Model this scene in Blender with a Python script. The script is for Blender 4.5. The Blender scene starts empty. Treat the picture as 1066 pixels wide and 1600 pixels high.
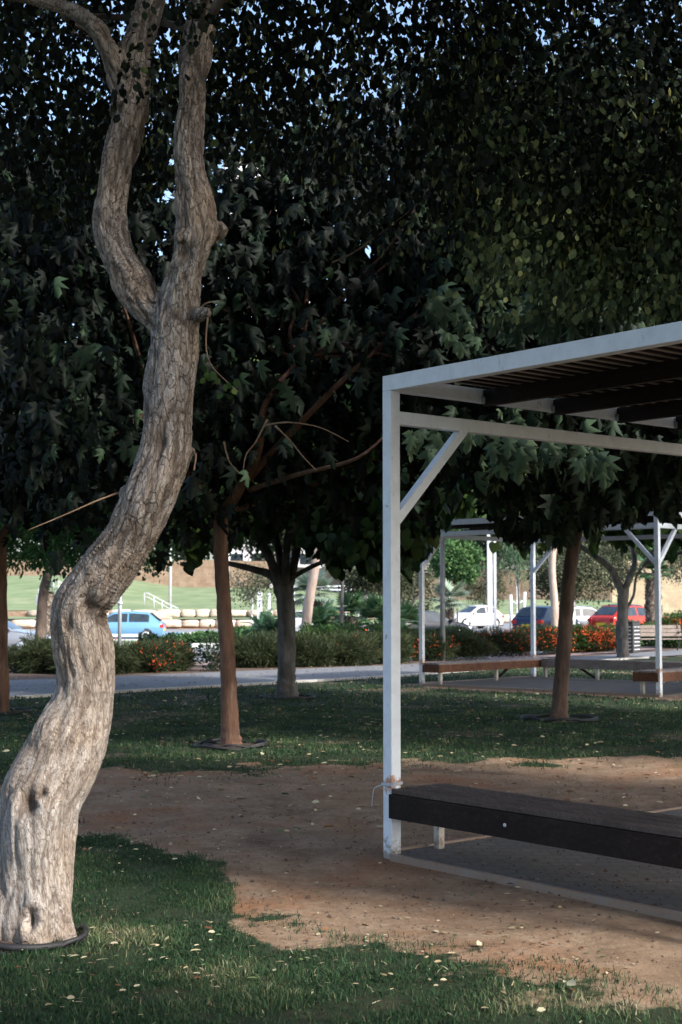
import bpy, math, random
import numpy as np
from mathutils import Vector, noise, Matrix
R = math.radians
rng = np.random.default_rng(7); random.seed(7)
S = bpy.context.scene
# ---------------------------------------------------------------- camera
F = 2222.0; CAMZ = 1.6; PITCH = math.atan(143/F)
cam = bpy.data.objects.new('camera', bpy.data.cameras.new('camera')); S.collection.objects.link(cam)
cam.location = (0, 0, CAMZ); cam.rotation_euler = (math.pi/2+PITCH, 0, 0)
cam.data.sensor_fit = 'VERTICAL'; cam.data.sensor_height = 36; cam.data.lens = 50
cam.data.clip_start = .05; cam.data.clip_end = 3000
cam.data.dof.use_dof = True; cam.data.dof.focus_distance = 8.3; cam.data.dof.aperture_fstop = 5.6
S.camera = cam
# ---------------------------------------------------------------- light
SUN_EL = R(36); SUN_AZ = R(128)           # azimuth clockwise from +Y
w = bpy.data.worlds.new('World'); S.world = w; w.use_nodes = True
nt = w.node_tree; bg = nt.nodes['Background']
sky = nt.nodes.new('ShaderNodeTexSky'); sky.sky_type = 'NISHITA'; sky.sun_disc = False
sky.sun_elevation = SUN_EL; sky.sun_rotation = SUN_AZ; sky.air_density = 1.0; sky.dust_density = 3.0; sky.ozone_density = 2.2
nt.links.new(sky.outputs[0], bg.inputs[0]); bg.inputs[1].default_value = .15
sl = bpy.data.lights.new('sun', 'SUN'); sl.energy = 3.0; sl.angle = R(4); sl.color = (1, .96, .91)
sun = bpy.data.objects.new('sun', sl); S.collection.objects.link(sun)
sd = Vector((math.sin(SUN_AZ)*math.cos(SUN_EL), math.cos(SUN_AZ)*math.cos(SUN_EL), math.sin(SUN_EL)))
sun.rotation_euler = sd.to_track_quat('Z', 'Y').to_euler(); sun.location = (0, 0, 30)
S.view_settings.view_transform = 'Standard'; S.view_settings.look = 'None'
S.view_settings.exposure = 1.42; S.view_settings.gamma = 1; S.view_settings.use_curve_mapping = False
# ---------------------------------------------------------------- helpers
def ray(px, py):
    cx, cy = (px-533)/F, (800-py)/F; c, s = math.cos(PITCH), math.sin(PITCH)
    return Vector((cx, c-cy*s, s+cy*c))
def G(px, py, z=0.0):
    d = ray(px, py); t = (z-CAMZ)/d.z; return Vector((d.x*t, d.y*t, z))
def W(px, py, Y):
    d = ray(px, py); t = Y/d.y; return Vector((d.x*t, Y, CAMZ+d.z*t))
def sm(a, b, t):
    t = np.clip((np.asarray(t, float)-a)/(b-a), 0, 1); return t*t*(3-2*t)
def TZ(x, y):
    x = np.asarray(x, float); y = np.asarray(y, float)
    wl = 1-sm(-5, 14, x)
    z = sm(38, 48, y)*(.05*(1-wl)-.45*wl)
    hl = .75*sm(117.3, 117.9, y)+.5*sm(127.3, 127.9, y)+2.7*sm(124, 172, y)+1.4*sm(-18, -30, x)*sm(120, 170, y)
    hr = .6*sm(112.3, 112.9, y)+1.3*sm(113, 142, y)
    return z+wl*hl+(1-wl)*hr
def tz(x, y): return float(TZ(x, y))
def tag(o, label=None, cat=None, group=None, kind=None):
    for k, v in (('label', label), ('category', cat), ('group', group), ('kind', kind)):
        if v: o[k] = v
    return o
def thing(name, label, cat, loc=(0, 0, 0), rz=0, group=None):
    o = bpy.data.objects.new(name, None); S.collection.objects.link(o)
    o.location = loc; o.rotation_euler = (0, 0, rz); o.empty_display_size = .1
    return tag(o, label, cat, group)
def link(name, me, mat, parent=None, world=False):
    o = bpy.data.objects.new(name, me); S.collection.objects.link(o)
    if mat: me.materials.append(mat)
    if parent:
        o.parent = parent
        if world:      # mesh was written in world coordinates
            m = Matrix.Translation(parent.location) @ Matrix.Rotation(parent.rotation_euler[2], 4, 'Z')
            o.matrix_parent_inverse = Matrix(); o.matrix_basis = m.inverted()
    return o
def copy_tree(o, parent=None):
    c = o.copy(); S.collection.objects.link(c); c.parent = parent
    for ch in list(o.children): copy_tree(ch, c)
    return c
def np_mesh(name, V, T, faces, smooth=False, attr=None):
    """V (N,k,3) instanced template with faces (list of tuples) or V (n,3) with T None"""
    N, k = V.shape[0], V.shape[1]
    me = bpy.data.meshes.new(name); me.vertices.add(N*k); me.vertices.foreach_set('co', V.reshape(-1).astype(np.float32))
    fl = np.array([i for f in faces for i in f]); ln = np.array([len(f) for f in faces])
    L = (fl[None, :]+(np.arange(N)*k)[:, None]).reshape(-1)
    st0 = np.concatenate([[0], np.cumsum(ln)[:-1]]); st = (st0[None, :]+(np.arange(N)*len(fl))[:, None]).reshape(-1)
    me.loops.add(len(L)); me.loops.foreach_set('vertex_index', L.astype(np.int32))
    me.polygons.add(len(st)); me.polygons.foreach_set('loop_start', st.astype(np.int32))
    me.update(calc_edges=True)
    if smooth: me.polygons.foreach_set('use_smooth', np.ones(len(st), bool))
    if attr is not None:
        a = me.attributes.new('v', 'FLOAT', 'POINT'); a.data.foreach_set('value', np.repeat(attr, k).astype(np.float32))
    return me
class MB:
    def __init__(s): s.v = []; s.f = []; s.sm = []
    def add(s, vs, fs, smooth=False):
        b = len(s.v); s.v += [tuple(v) for v in vs]; s.f += [tuple(i+b for i in f) for f in fs]; s.sm += [smooth]*len(fs); return s
    def box(s, x0, x1, y0, y1, z0, z1):
        return s.add([(x0,y0,z0),(x1,y0,z0),(x1,y1,z0),(x0,y1,z0),(x0,y0,z1),(x1,y0,z1),(x1,y1,z1),(x0,y1,z1)],
                     [(0,3,2,1),(4,5,6,7),(0,1,5,4),(1,2,6,5),(2,3,7,6),(3,0,4,7)])
    def bar(s, p, q, w_, h, side=None):
        """box from p to q; w_ = size along side vector, h = along the other"""
        p = Vector(p); q = Vector(q); d = (q-p).normalized()
        sd_ = Vector(side) if side is not None else d.cross(Vector((0, 0, 1)))
        if sd_.length < 1e-4: sd_ = Vector((1, 0, 0))
        sd_ = (sd_-d*sd_.dot(d)).normalized(); u = sd_.cross(d).normalized()
        vs = []
        for c in (p, q):
            for a, b in ((-1,-1),(1,-1),(1,1),(-1,1)): vs.append(c+sd_*a*w_/2+u*b*h/2)
        return s.add(vs, [(0,3,2,1),(4,5,6,7),(0,1,5,4),(1,2,6,5),(2,3,7,6),(3,0,4,7)])
    def tube(s, pts, rad, n=8, cap=True, jit=0, seed=0):
        pts = [Vector(p) for p in pts]; rs = rad if hasattr(rad, '__len__') else [rad]*len(pts)
        vs = []; prev = None
        for i, p in enumerate(pts):
            d = (pts[min(i+1, len(pts)-1)]-pts[max(i-1, 0)]).normalized()
            if prev is None: x = d.orthogonal().normalized()
            else: x = (prev-d*prev.dot(d)).normalized()
            prev = x; y = d.cross(x)
            for k in range(n):
                a = 2*math.pi*k/n; r = rs[i]
                if jit: r *= 1+jit*noise.noise(Vector((math.cos(a)*1.3, math.sin(a)*1.3, i*.55+seed*7.3)))
                vs.append(p+x*math.cos(a)*r+y*math.sin(a)*r)
        fs = [(i*n+k, i*n+(k+1) % n, (i+1)*n+(k+1) % n, (i+1)*n+k) for i in range(len(pts)-1) for k in range(n)]
        if cap: fs += [tuple(range(n))[::-1], tuple((len(pts)-1)*n+k for k in range(n))]
        return s.add(vs, fs, True)
    def ring(s, c, R0, r, n=40, m=8, wob=0, seed=0):
        vs = []
        for i in range(n):
            a = 2*math.pi*i/n; rr = R0*(1+wob*noise.noise(Vector((math.cos(a), math.sin(a), seed))))
            dz = .03*wob*6*noise.noise(Vector((math.cos(a)*1.5, math.sin(a)*1.5, seed+5)))
            for k in range(m):
                b = 2*math.pi*k/m
                vs.append((c[0]+(rr+r*math.cos(b))*math.cos(a), c[1]+(rr+r*math.cos(b))*math.sin(a), c[2]+dz+r*math.sin(b)))
        return s.add(vs, [(i*m+k, ((i+1) % n)*m+k, ((i+1) % n)*m+(k+1) % m, i*m+(k+1) % m) for i in range(n) for k in range(m)], True)
    def lathe(s, prof, n=24, axis='z', c=(0, 0, 0)):
        vs = []
        for r, h in prof:
            for k in range(n):
                a = 2*math.pi*k/n; u, v_ = r*math.cos(a), r*math.sin(a)
                vs.append((c[0]+u, c[1]+v_, c[2]+h) if axis == 'z' else (c[0]+u, c[1]+h, c[2]+v_))
        fs = [(i*n+k, i*n+(k+1) % n, (i+1)*n+(k+1) % n, (i+1)*n+k) for i in range(len(prof)-1) for k in range(n)]
        fs += [tuple(range(n))[::-1], tuple((len(prof)-1)*n+k for k in range(n))]
        return s.add(vs, fs, True)
    def mesh(s, name):
        me = bpy.data.meshes.new(name); me.from_pydata(s.v, [], s.f); me.polygons.foreach_set('use_smooth', s.sm); me.update(); return me
    def build(s, name, mat, parent=None, world=False, bevel=0):
        o = link(name, s.mesh(name), mat, parent, world)
        if bevel:
            b = o.modifiers.new('bevel', 'BEVEL'); b.width = bevel; b.segments = 2; b.limit_method = 'ANGLE'; b.angle_limit = R(40)
        return o
# ---------------------------------------------------------------- materials
def mat(name):
    m = bpy.data.materials.new(name); m.use_nodes = True; n = m.node_tree
    return m, n, n.nodes['Principled BSDF']
def node(n, t, ins=None, **kw):
    x = n.nodes.new(t)
    for k, v in kw.items(): setattr(x, k, v)
    for k, v in (ins or {}).items():
        if hasattr(v, 'is_linked') or isinstance(v, bpy.types.NodeSocket): n.links.new(v, x.inputs[k])
        else: x.inputs[k].default_value = v
    return x
def ramp(n, fac, stops):
    r = n.nodes.new('ShaderNodeValToRGB'); n.links.new(fac, r.inputs[0]); e = r.color_ramp.elements
    while len(e) < len(stops): e.new(.5)
    for i, (p, c) in enumerate(stops):
        e[i].position = p; e[i].color = (*c, 1) if hasattr(c, '__len__') else (c, c, c, 1)
    return r.outputs[0]
def coords(n, scale=(1, 1, 1), kind='Object'):
    tc = n.nodes.new('ShaderNodeTexCoord'); mp = node(n, 'ShaderNodeMapping', {'Vector': tc.outputs[kind], 'Scale': scale})
    return mp.outputs[0]
def nz(n, vec, scale, detail=4, rough=.6, dist=0):
    return node(n, 'ShaderNodeTexNoise', {'Vector': vec, 'Scale': scale, 'Detail': detail, 'Roughness': rough, 'Distortion': dist}).outputs[0]
def mix(n, f, a, b, mode='MIX'):
    x = n.nodes.new('ShaderNodeMix'); x.data_type = 'RGBA'; x.blend_type = mode
    for i, v in ((0, f), (6, a), (7, b)):
        if isinstance(v, bpy.types.NodeSocket): n.links.new(v, x.inputs[i])
        elif i == 0: x.inputs[0].default_value = v
        else: x.inputs[i].default_value = (*v, 1)
    return x.outputs[2]
def bump(n, b, h, strength, dist):
    x = node(n, 'ShaderNodeBump', {'Height': h, 'Strength': strength, 'Distance': dist}); n.links.new(x.outputs[0], b.inputs['Normal'])
def simple(name, stops, scale=5, rough=.7, bmp=.3, bd=.01, detail=5, vec=(1, 1, 1), metal=0, kind='Object', spec=.5):
    m, n, b = mat(name); v = coords(n, vec, kind); f = nz(n, v, scale, detail)
    n.links.new(ramp(n, f, stops), b.inputs['Base Color']); b.inputs['Roughness'].default_value = rough; b.inputs['Metallic'].default_value = metal
    b.inputs['Specular IOR Level'].default_value = spec
    if bmp: bump(n, b, nz(n, v, scale*4, 4), bmp, bd)
    return m
def leafmat(name, cols, rough=.45, trans=.25, pos=None):
    m, n, b = mat(name); a = node(n, 'ShaderNodeAttribute', attribute_name='v')
    st = [(i/(len(cols)-1) if pos is None else pos[i], c) for i, c in enumerate(cols)]
    c = ramp(n, a.outputs['Fac'], st)
    n.links.new(c, b.inputs['Base Color']); b.inputs['Roughness'].default_value = rough; b.inputs['Specular IOR Level'].default_value = .15
    t = node(n, 'ShaderNodeBsdfTranslucent', {'Color': c})
    mx = node(n, 'ShaderNodeMixShader', {0: trans, 1: b.outputs[0], 2: t.outputs[0]})
    n.links.new(mx.outputs[0], n.nodes['Material Output'].inputs[0]); return m
M = {}
M['leaf_small'] = leafmat('small_leaf', [(.0025,.005,.0025), (.0045,.009,.004), (.012,.021,.008), (.05,.07,.02)], rough=.7, trans=.10, pos=(0, .5, .8, 1))  # near-black stops put the canopy's shade into the leaf colour
M['leaf_big'] = leafmat('lobed_leaf', [(.0025,.005,.003), (.0045,.009,.005), (.011,.023,.012), (.042,.075,.037)], rough=.6, trans=.07, pos=(0, .5, .78, 1))  # mostly dark ramp with few bright stops imitates shaded and lit leaves
M['leaf_lobed'] = leafmat('lit_lobed_leaf', [(.014,.028,.016), (.04,.07,.042), (.08,.13,.075), (.13,.19,.10)], rough=.55, trans=.1)  # lit copy of the lobed leaf, daylight painted into its colour
M['leaf_lit'] = leafmat('yellowish_small_leaf', [(.014,.026,.012), (.06,.09,.04), (.14,.185,.08), (.27,.30,.12)], rough=.6, trans=.2)  # small leaf recoloured as if sunlit, for the upper right foliage
M['leaf_fig'] = leafmat('fig_leaf', [(.012,.028,.010), (.022,.05,.013), (.05,.09,.02), (.09,.12,.03)], trans=.25, rough=.55)
M['pod'] = leafmat('pod', [(.14,.16,.04), (.22,.22,.06), (.3,.26,.08)])
M['leaf_dry'] = leafmat('dry_leaf', [(.10,.035,.018), (.2,.10,.05), (.32,.26,.15), (.42,.38,.26), (.10,.14,.06)], trans=.1, rough=.7)
M['leaf_far'] = leafmat('far_leaf', [(.03,.038,.022), (.05,.06,.032), (.08,.09,.048), (.15,.15,.09)], trans=.25, rough=.6)
M['leaf_fargreen'] = leafmat('far_green_leaf', [(.03,.07,.03), (.05,.11,.04), (.08,.16,.05), (.12,.2,.07)], trans=.3, rough=.6)
M['leaf_feather'] = leafmat('feathery_leaf', [(.03,.08,.025), (.06,.15,.04), (.12,.25,.06)], trans=.35, rough=.6)
M['leaf_mid'] = leafmat('lobed_leaf_green', [(.004,.009,.005), (.009,.018,.011), (.035,.062,.036), (.09,.14,.075)], rough=.6, trans=.08, pos=(0, .4, .72, 1))  # brighter copy of the lobed leaf, light put into the colour
M['leaf_dark'] = leafmat('dark_leaf', [(.012,.025,.012), (.02,.04,.018), (.035,.06,.025)], trans=.15, rough=.5)
M['bush'] = leafmat('bush_leaf', [(.016,.024,.012), (.028,.04,.017), (.05,.066,.027), (.09,.085,.045)], trans=.2, rough=.6)
M['hedge'] = leafmat('hedge_leaf', [(.03,.06,.02), (.05,.10,.03), (.08,.15,.04)], trans=.25)
M['flower'] = leafmat('flower', [(.5,.06,.02), (.6,.10,.03), (.7,.14,.04)], trans=.2, rough=.6)
M['grass'] = leafmat('grass_blade', [(.012,.033,.014), (.023,.054,.022), (.040,.080,.034), (.095,.11,.05), (.28,.25,.16)], trans=.2, rough=.6)
M['frond'] = leafmat('palm_frond', [(.025,.07,.03), (.05,.11,.05), (.12,.18,.09)], trans=.2, rough=.5)
M['frond_grey'] = leafmat('grey_palm_frond', [(.13,.19,.13), (.2,.26,.2), (.3,.36,.28)], trans=.2, rough=.5)

def barkmat():
    m, n, b = mat('pale_bark'); a = node(n, 'ShaderNodeAttribute', attribute_name='bk'); v = a.outputs['Vector']
    d = node(n, 'ShaderNodeAttribute', attribute_name='cr')           # crevice depth
    w1 = node(n, 'ShaderNodeVectorMath', {0: v, 1: (1, 1, .30)}, operation='MULTIPLY').outputs[0]
    n1 = nz(n, w1, 34, 8, .72, .8); n2 = nz(n, node(n, 'ShaderNodeVectorMath', {0: v, 1: (1, 1, .5)}, operation='MULTIPLY').outputs[0], 60, 6, .75, 1.0); n3 = nz(n, v, 2.2, 3)
    vo = node(n, 'ShaderNodeTexVoronoi', {'Vector': node(n, 'ShaderNodeVectorMath', {0: w1, 1: node(n, 'ShaderNodeVectorMath', {0: node(n, 'ShaderNodeTexNoise', {'Vector': w1, 'Scale': 14}).outputs['Color'], 1: (.09, .09, .09)}, operation='MULTIPLY').outputs[0]}, operation='ADD').outputs[0], 'Scale': 40}, feature='DISTANCE_TO_EDGE').outputs['Distance']
    crack = ramp(n, vo, [(0, 0.0), (.02, .4), (.07, 1.0)])
    upf = node(n, 'ShaderNodeMapRange', {'Value': node(n, 'ShaderNodeSeparateXYZ', {0: v}).outputs[2], 1: 1.3, 2: 2.3, 3: .4, 4: 1.0}).outputs[0]
    crack = node(n, 'ShaderNodeMath', {0: node(n, 'ShaderNodeMath', {0: crack, 1: -1.0, }, operation='ADD').outputs[0], 1: upf}, operation='MULTIPLY').outputs[0]
    crack = node(n, 'ShaderNodeMath', {0: crack, 1: 1.0}, operation='ADD').outputs[0]
    base = ramp(n, n1, [(.3, (.15,.115,.09)), (.43, (.27,.235,.205)), (.55, (.40,.37,.34)), (.72, (.54,.515,.485))])
    tint = mix(n, ramp(n, n3, [(.4, 0.0), (.62, 1.0)]), (1, .99, .98), (1.0, .88, .76))
    c = mix(n, 1, base, tint, 'MULTIPLY')
    c = mix(n, ramp(n, n2, [(.36, .85), (.52, 0.0)]), c, (.13,.09,.065))
    cm = node(n, 'ShaderNodeMath', {0: crack, 1: .5}, operation='MAXIMUM').outputs[0]
    c = mix(n, 1, c, node(n, 'ShaderNodeCombineColor', {0: cm, 1: cm, 2: cm}).outputs[0], 'MULTIPLY')
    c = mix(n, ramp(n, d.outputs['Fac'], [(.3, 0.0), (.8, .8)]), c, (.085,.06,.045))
    n.links.new(c, b.inputs['Base Color']); b.inputs['Roughness'].default_value = .85; b.inputs['Specular IOR Level'].default_value = .25
    h = node(n, 'ShaderNodeMath', {0: n1, 1: node(n, 'ShaderNodeMath', {0: n2, 1: .5}, operation='MULTIPLY').outputs[0]}, operation='ADD').outputs[0]
    h = node(n, 'ShaderNodeMath', {0: h, 1: node(n, 'ShaderNodeMath', {0: crack, 1: .4}, operation='MULTIPLY').outputs[0]}, operation='ADD').outputs[0]
    bump(n, b, h, 1.0, .018); return m
M['bark_pale'] = barkmat()
M['bark_red'] = simple('red_brown_bark', [(.3,(.055,.026,.015)), (.5,(.12,.058,.032)), (.62,(.16,.088,.053)), (.72,(.28,.22,.17))], 7, .8, .8, .02, vec=(1.3,1.3,.35))
M['bark_grey'] = simple('grey_bark', [(.3,(.06,.054,.047)), (.5,(.12,.112,.10)), (.7,(.2,.19,.18))], 7, .85, .8, .02, vec=(1.3,1.3,.5))
M['bark_fig'] = simple('fig_bark', [(.3,(.035,.032,.028)), (.5,(.07,.066,.06)), (.7,(.13,.124,.115))], 7, .85, .8, .02, vec=(1.3,1.3,.5))  # grey bark scaled darker, standing for shade on the fig trunk
M['bark_brown'] = simple('brown_bark', [(.3,(.035,.02,.014)), (.5,(.075,.045,.031)), (.64,(.11,.072,.052)), (.75,(.2,.15,.11))], 7, .85, .8, .02, vec=(1.3,1.3,.35))  # red bark darkened to stand for shade on the leaning trunk
M['bark_dark'] = simple('dark_bark', [(.3,(.05,.035,.025)), (.6,(.12,.09,.07)), (.75,(.2,.15,.11))], 7, .85, .8, .02, vec=(1,1,.4))
M['bark_tan'] = simple('tan_bark', [(.3,(.24,.18,.14)), (.55,(.36,.28,.23)), (.75,(.45,.38,.33))], 4, .85, .6, .02, vec=(1,1,.3))
M['bark_white'] = simple('whitewashed_bark', [(.35,(.35,.33,.30)), (.5,(.62,.62,.62)), (.7,(.75,.76,.78))], 5, .85, .4, .02)
M['palm_trunk'] = simple('palm_trunk', [(.38,(.035,.025,.018)), (.52,(.11,.08,.06)), (.64,(.34,.30,.25))], 9, .9, 1, .05, vec=(1,1,.8))
M['twig'] = simple('twig', [(.3,(.11,.06,.035)), (.7,(.24,.16,.10))], 10, .8, .2)

def paint(name, base, scale=1.0, rusty=.635, rough=.42):
    m, n, b = mat(name); v = coords(n)
    g = nz(n, v, 9, 6, .65); s_ = nz(n, coords(n, (1, 1, .25)), 22, 5, .7); r_ = nz(n, v, 5.5, 8, .75)
    c = mix(n, ramp(n, g, [(.42, 0.0), (.75, .55)]), base, tuple(x*.72 for x in base))
    c = mix(n, ramp(n, s_, [(.62, 0.0), (.74, .6)]), c, (.33,.31,.28))
    c = mix(n, ramp(n, r_, [(rusty, 0.0), (rusty+.05, .85)]), c, (.23,.09,.035))
    sz = node(n, 'ShaderNodeSeparateXYZ', {0: n.nodes.new('ShaderNodeTexCoord').outputs['Object']}).outputs[2]
    wz = node(n, 'ShaderNodeMath', {0: node(n, 'ShaderNodeMath', {0: sz, 1: .47}, operation='SUBTRACT').outputs[0]}, operation='ABSOLUTE').outputs[0]
    wr = node(n, 'ShaderNodeMath', {0: nz(n, v, 16, 6, .7), 1: node(n, 'ShaderNodeMath', {0: wz, 1: 2.6}, operation='MULTIPLY').outputs[0]}, operation='SUBTRACT').outputs[0]
    c = mix(n, ramp(n, wr, [(.38, 0.0), (.50, .9)]), c, (.36,.15,.055))
    wb = node(n, 'ShaderNodeMath', {0: nz(n, v, 30, 6, .7), 1: node(n, 'ShaderNodeMath', {0: sz, 1: 2.2}, operation='MULTIPLY').outputs[0]}, operation='SUBTRACT').outputs[0]
    c = mix(n, ramp(n, wb, [(.22, 0.0), (.42, .85)]), c, (.22,.17,.13))
    n.links.new(c, b.inputs['Base Color']); b.inputs['Roughness'].default_value = rough
    bump(n, b, nz(n, v, 40, 3), .15, .002); return m
M['white'] = paint('white_painted_steel', (.71,.76,.82))
M['white_dirty'] = paint('dirty_white_steel', (.52,.49,.44), rusty=.56)
M['kerb_steel'] = paint('rusty_edge_steel', (.22,.20,.19), rusty=.42)
def wood(name, cols, vec, rough=.6):
    m, n, b = mat(name); v = coords(n, vec)
    f = nz(n, v, 6, 7, .7, .5); b.inputs['Specular IOR Level'].default_value = .12; big = nz(n, coords(n), 2.5, 4)
    c = ramp(n, f, cols); c = mix(n, ramp(n, big, [(.4, 0.0), (.7, .5)]), c, tuple(x*.5 for x in cols[0][1]))
    n.links.new(c, b.inputs['Base Color']); b.inputs['Roughness'].default_value = rough; bump(n, b, f, .5, .006); return m
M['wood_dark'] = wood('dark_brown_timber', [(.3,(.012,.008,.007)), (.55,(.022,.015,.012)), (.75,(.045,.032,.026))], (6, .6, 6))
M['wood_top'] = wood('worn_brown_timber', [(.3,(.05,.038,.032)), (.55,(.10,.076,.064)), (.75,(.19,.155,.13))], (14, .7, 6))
M['wood_red'] = wood('red_brown_timber', [(.3,(.07,.03,.018)), (.55,(.15,.07,.04)), (.75,(.23,.13,.08))], (3, .8, 8))
M['wood_slat'] = wood('roof_slat_timber', [(.3,(.26,.21,.18)), (.55,(.40,.34,.30)), (.75,(.52,.47,.43))], (1, 8, 8))  # pale tone stands for slat faces catching light
M['wood_grey'] = wood('weathered_grey_timber', [(.3,(.16,.12,.10)), (.55,(.27,.23,.21)), (.75,(.36,.33,.31))], (3, .8, 8))
M['black_plastic'] = simple('black_plastic_hose', [(.3,(.006,.006,.007)), (.6,(.014,.014,.016)), (.8,(.06,.055,.05))], 14, .65, .2)
M['soil'] = simple('soil', [(.3,(.045,.027,.017)), (.55,(.085,.052,.034)), (.75,(.15,.10,.07))], 14, .95, .8, .02)
M['asphalt'] = simple('asphalt', [(.3,(.15,.155,.165)), (.7,(.21,.215,.225))], .6, .85, .2, .005, kind='Object')
M['steel_dark'] = simple('dark_steel', [(.3,(.02,.02,.022)), (.7,(.05,.048,.045))], 8, .45, .1)
M['steel_grey'] = simple('grey_galvanised_steel', [(.3,(.22,.24,.26)), (.7,(.34,.36,.38))], 8, .45, .1, metal=.3)
M['white_plain'] = simple('white_enamel', [(.3,(.46,.49,.53)), (.7,(.58,.60,.63))], 3, .4, .05)
M['kerb_blue'] = simple('blue_kerb_paint', [(.3,(.10,.26,.45)), (.7,(.15,.33,.55))], 8, .7, .3)
M['kerb_white'] = simple('white_kerb_paint', [(.3,(.5,.5,.5)), (.7,(.68,.68,.68))], 8, .7, .3)
M['rock'] = simple('limestone_rock', [(.3,(.30,.21,.15)), (.5,(.48,.38,.30)), (.7,(.60,.52,.45))], 1.2, .9, .8, .08)
M['concrete'] = simple('pale_concrete', [(.3,(.32,.31,.29)), (.7,(.45,.43,.40))], 3, .85, .3)
M['lawn_far'] = simple('far_lawn', [(.3,(.085,.13,.055)), (.5,(.135,.18,.08)), (.72,(.22,.235,.13))], .35, .95, .5, .05, detail=8)

def brick(name, c1, c2, mortar, scale, bw=.5, rh=.25, vecs=(1, 1, 1), plane='xz', rough=.85):
    m, n, b = mat(name); tc = n.nodes.new('ShaderNodeTexCoord')
    sp = node(n, 'ShaderNodeSeparateXYZ', {0: tc.outputs['Object']})
    cb = n.nodes.new('ShaderNodeCombineXYZ')
    n.links.new(sp.outputs[0], cb.inputs[0]); n.links.new(sp.outputs[2 if plane == 'xz' else 1], cb.inputs[1])
    t = node(n, 'ShaderNodeTexBrick', {'Vector': cb.outputs[0], 'Scale': scale, 'Color1': (*c1, 1), 'Color2': (*c2, 1), 'Mortar': (*mortar, 1), 'Mortar Size': .012, 'Brick Width': bw, 'Row Height': rh, 'Bias': 0.0})
    v = coords(n); dirt = nz(n, v, 1.3, 6, .7)
    c = mix(n, ramp(n, dirt, [(.35, 0.0), (.7, .75)]), t.outputs[0], tuple(x*.55+.01 for x in c1))
    fine = nz(n, v, 30, 4); c = mix(n, .3, c, ramp(n, fine, [(.3, .15), (.7, 1.0)]), 'MULTIPLY')
    n.links.new(c, b.inputs['Base Color']); b.inputs['Roughness'].default_value = rough
    bump(n, b, node(n, 'ShaderNodeMath', {0: fine, 1: t.outputs[1]}, operation='SUBTRACT').outputs[0], .5, .008); return m
M['pavers'] = brick('dark_cobble_pavers', (.115,.10,.09), (.15,.13,.11), (.11,.083,.06), 1, .12, .12, plane='xy')
M['path'] = brick('grey_path_pavers', (.16,.165,.175), (.20,.205,.215), (.13,.127,.122), 1, .4, .2, plane='xy')  # paver colour lowered to stand for shade over the path
M['redpave'] = brick('reddish_pavers', (.27,.19,.18), (.33,.25,.23), (.2,.15,.13), 1, .4, .2, plane='xy')
M['stonewall'] = brick('brown_stone_wall', (.26,.17,.11), (.32,.23,.16), (.38,.32,.26), 1, 1.0, .42)
M['yellowwall'] = brick('yellow_stone_wall', (.55,.42,.27), (.62,.5,.34), (.5,.4,.28), 1, 1.0, .42)

def groundmat():
    m, n, b = mat('park_ground'); v = coords(n)
    a = node(n, 'ShaderNodeAttribute', attribute_name='gm'); n1 = nz(n, v, 3, 8, .7); n2 = nz(n, v, 22, 6, .7); n0 = nz(n, v, .9, 5, .6, .5)
    n3 = nz(n, v, 120, 3, .7)
    dirt = ramp(n, n1, [(.3,(.16,.105,.064)), (.5,(.245,.165,.106)), (.68,(.32,.235,.16))])
    dirt = mix(n, ramp(n, n0, [(.52, 0.0), (.68, .8)]), dirt, (.25,.115,.055))
    dirt = mix(n, ramp(n, n0, [(.30, .75), (.45, 0.0)]), dirt, (.11,.072,.048))
    dirt = mix(n, .55, dirt, ramp(n, n2, [(.3, .35), (.65, 1.0)]), 'MULTIPLY')
    dirt = mix(n, ramp(n, n3, [(.66, 0.0), (.72, .6)]), dirt, (.3,.26,.21))
    g = ramp(n, n2, [(.35,(.024,.022,.012)), (.55,(.018,.034,.013)), (.7,(.04,.05,.022))])
    g = mix(n, ramp(n, nz(n, v, 1.1, 6, .7), [(.54, 0.0), (.70, .6)]), g, (.085,.062,.038))
    x = node(n, 'ShaderNodeMath', {0: a.outputs['Fac'], 1: node(n, 'ShaderNodeMath', {0: nz(n, v, 9, 6, .75), 1: .9}, operation='MULTIPLY').outputs[0]}, operation='ADD').outputs[0]
    f = ramp(n, x, [(.85, 0.0), (1.0, 1.0)])
    n.links.new(mix(n, f, dirt, g), b.inputs['Base Color']); b.inputs['Roughness'].default_value = .95; b.inputs['Specular IOR Level'].default_value = .2
    bump(n, b, node(n, 'ShaderNodeMath', {0: n2, 1: node(n, 'ShaderNodeMath', {0: n3, 1: .3}, operation='MULTIPLY').outputs[0]}, operation='ADD').outputs[0], .8, .02); return m
M['ground'] = groundmat()
# ---------------------------------------------------------------- ground
PN = [(-80,-40), (-25,6.5), (-5.7,23.9), (.93,30.9), (8.2,41), (20,55), (60,100)]      # path near edge
PF = [(-80,-32), (-28,10), (-7,29), (1.1,36.3), (7,43.4), (16,53), (56,98)]
RN = [(-250,33), (-30,36), (-2,41), (4,46), (12,54.5), (40,84), (100,150)]           # road near edge
fi = lambda P, x: np.interp(x, [p[0] for p in P], [p[1] for p in P])
NG = [(-30,8), (-2.9,12), (-1.84,9.9), (-.86,9.1), (-.60,8.1), (-.54,7.2), (-.376,6.85), (.08,6.75), (.49,6.5), (.88,6.16), (1.38,5.76), (3,5.2), (30,4)]
FG = [(-30,11.5), (-4,12.2), (-2.3,13.5), (-1.28,14), (.43,14.4), (2,14.6), (3.6,15.1), (8,15.6), (40,16)]
def fnoise(x, y, s, k=0): 
    f = np.vectorize(lambda a, b: noise.fractal(Vector((a*s, b*s, k)), .8, 2.1, 4)); return f(x, y)
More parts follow.
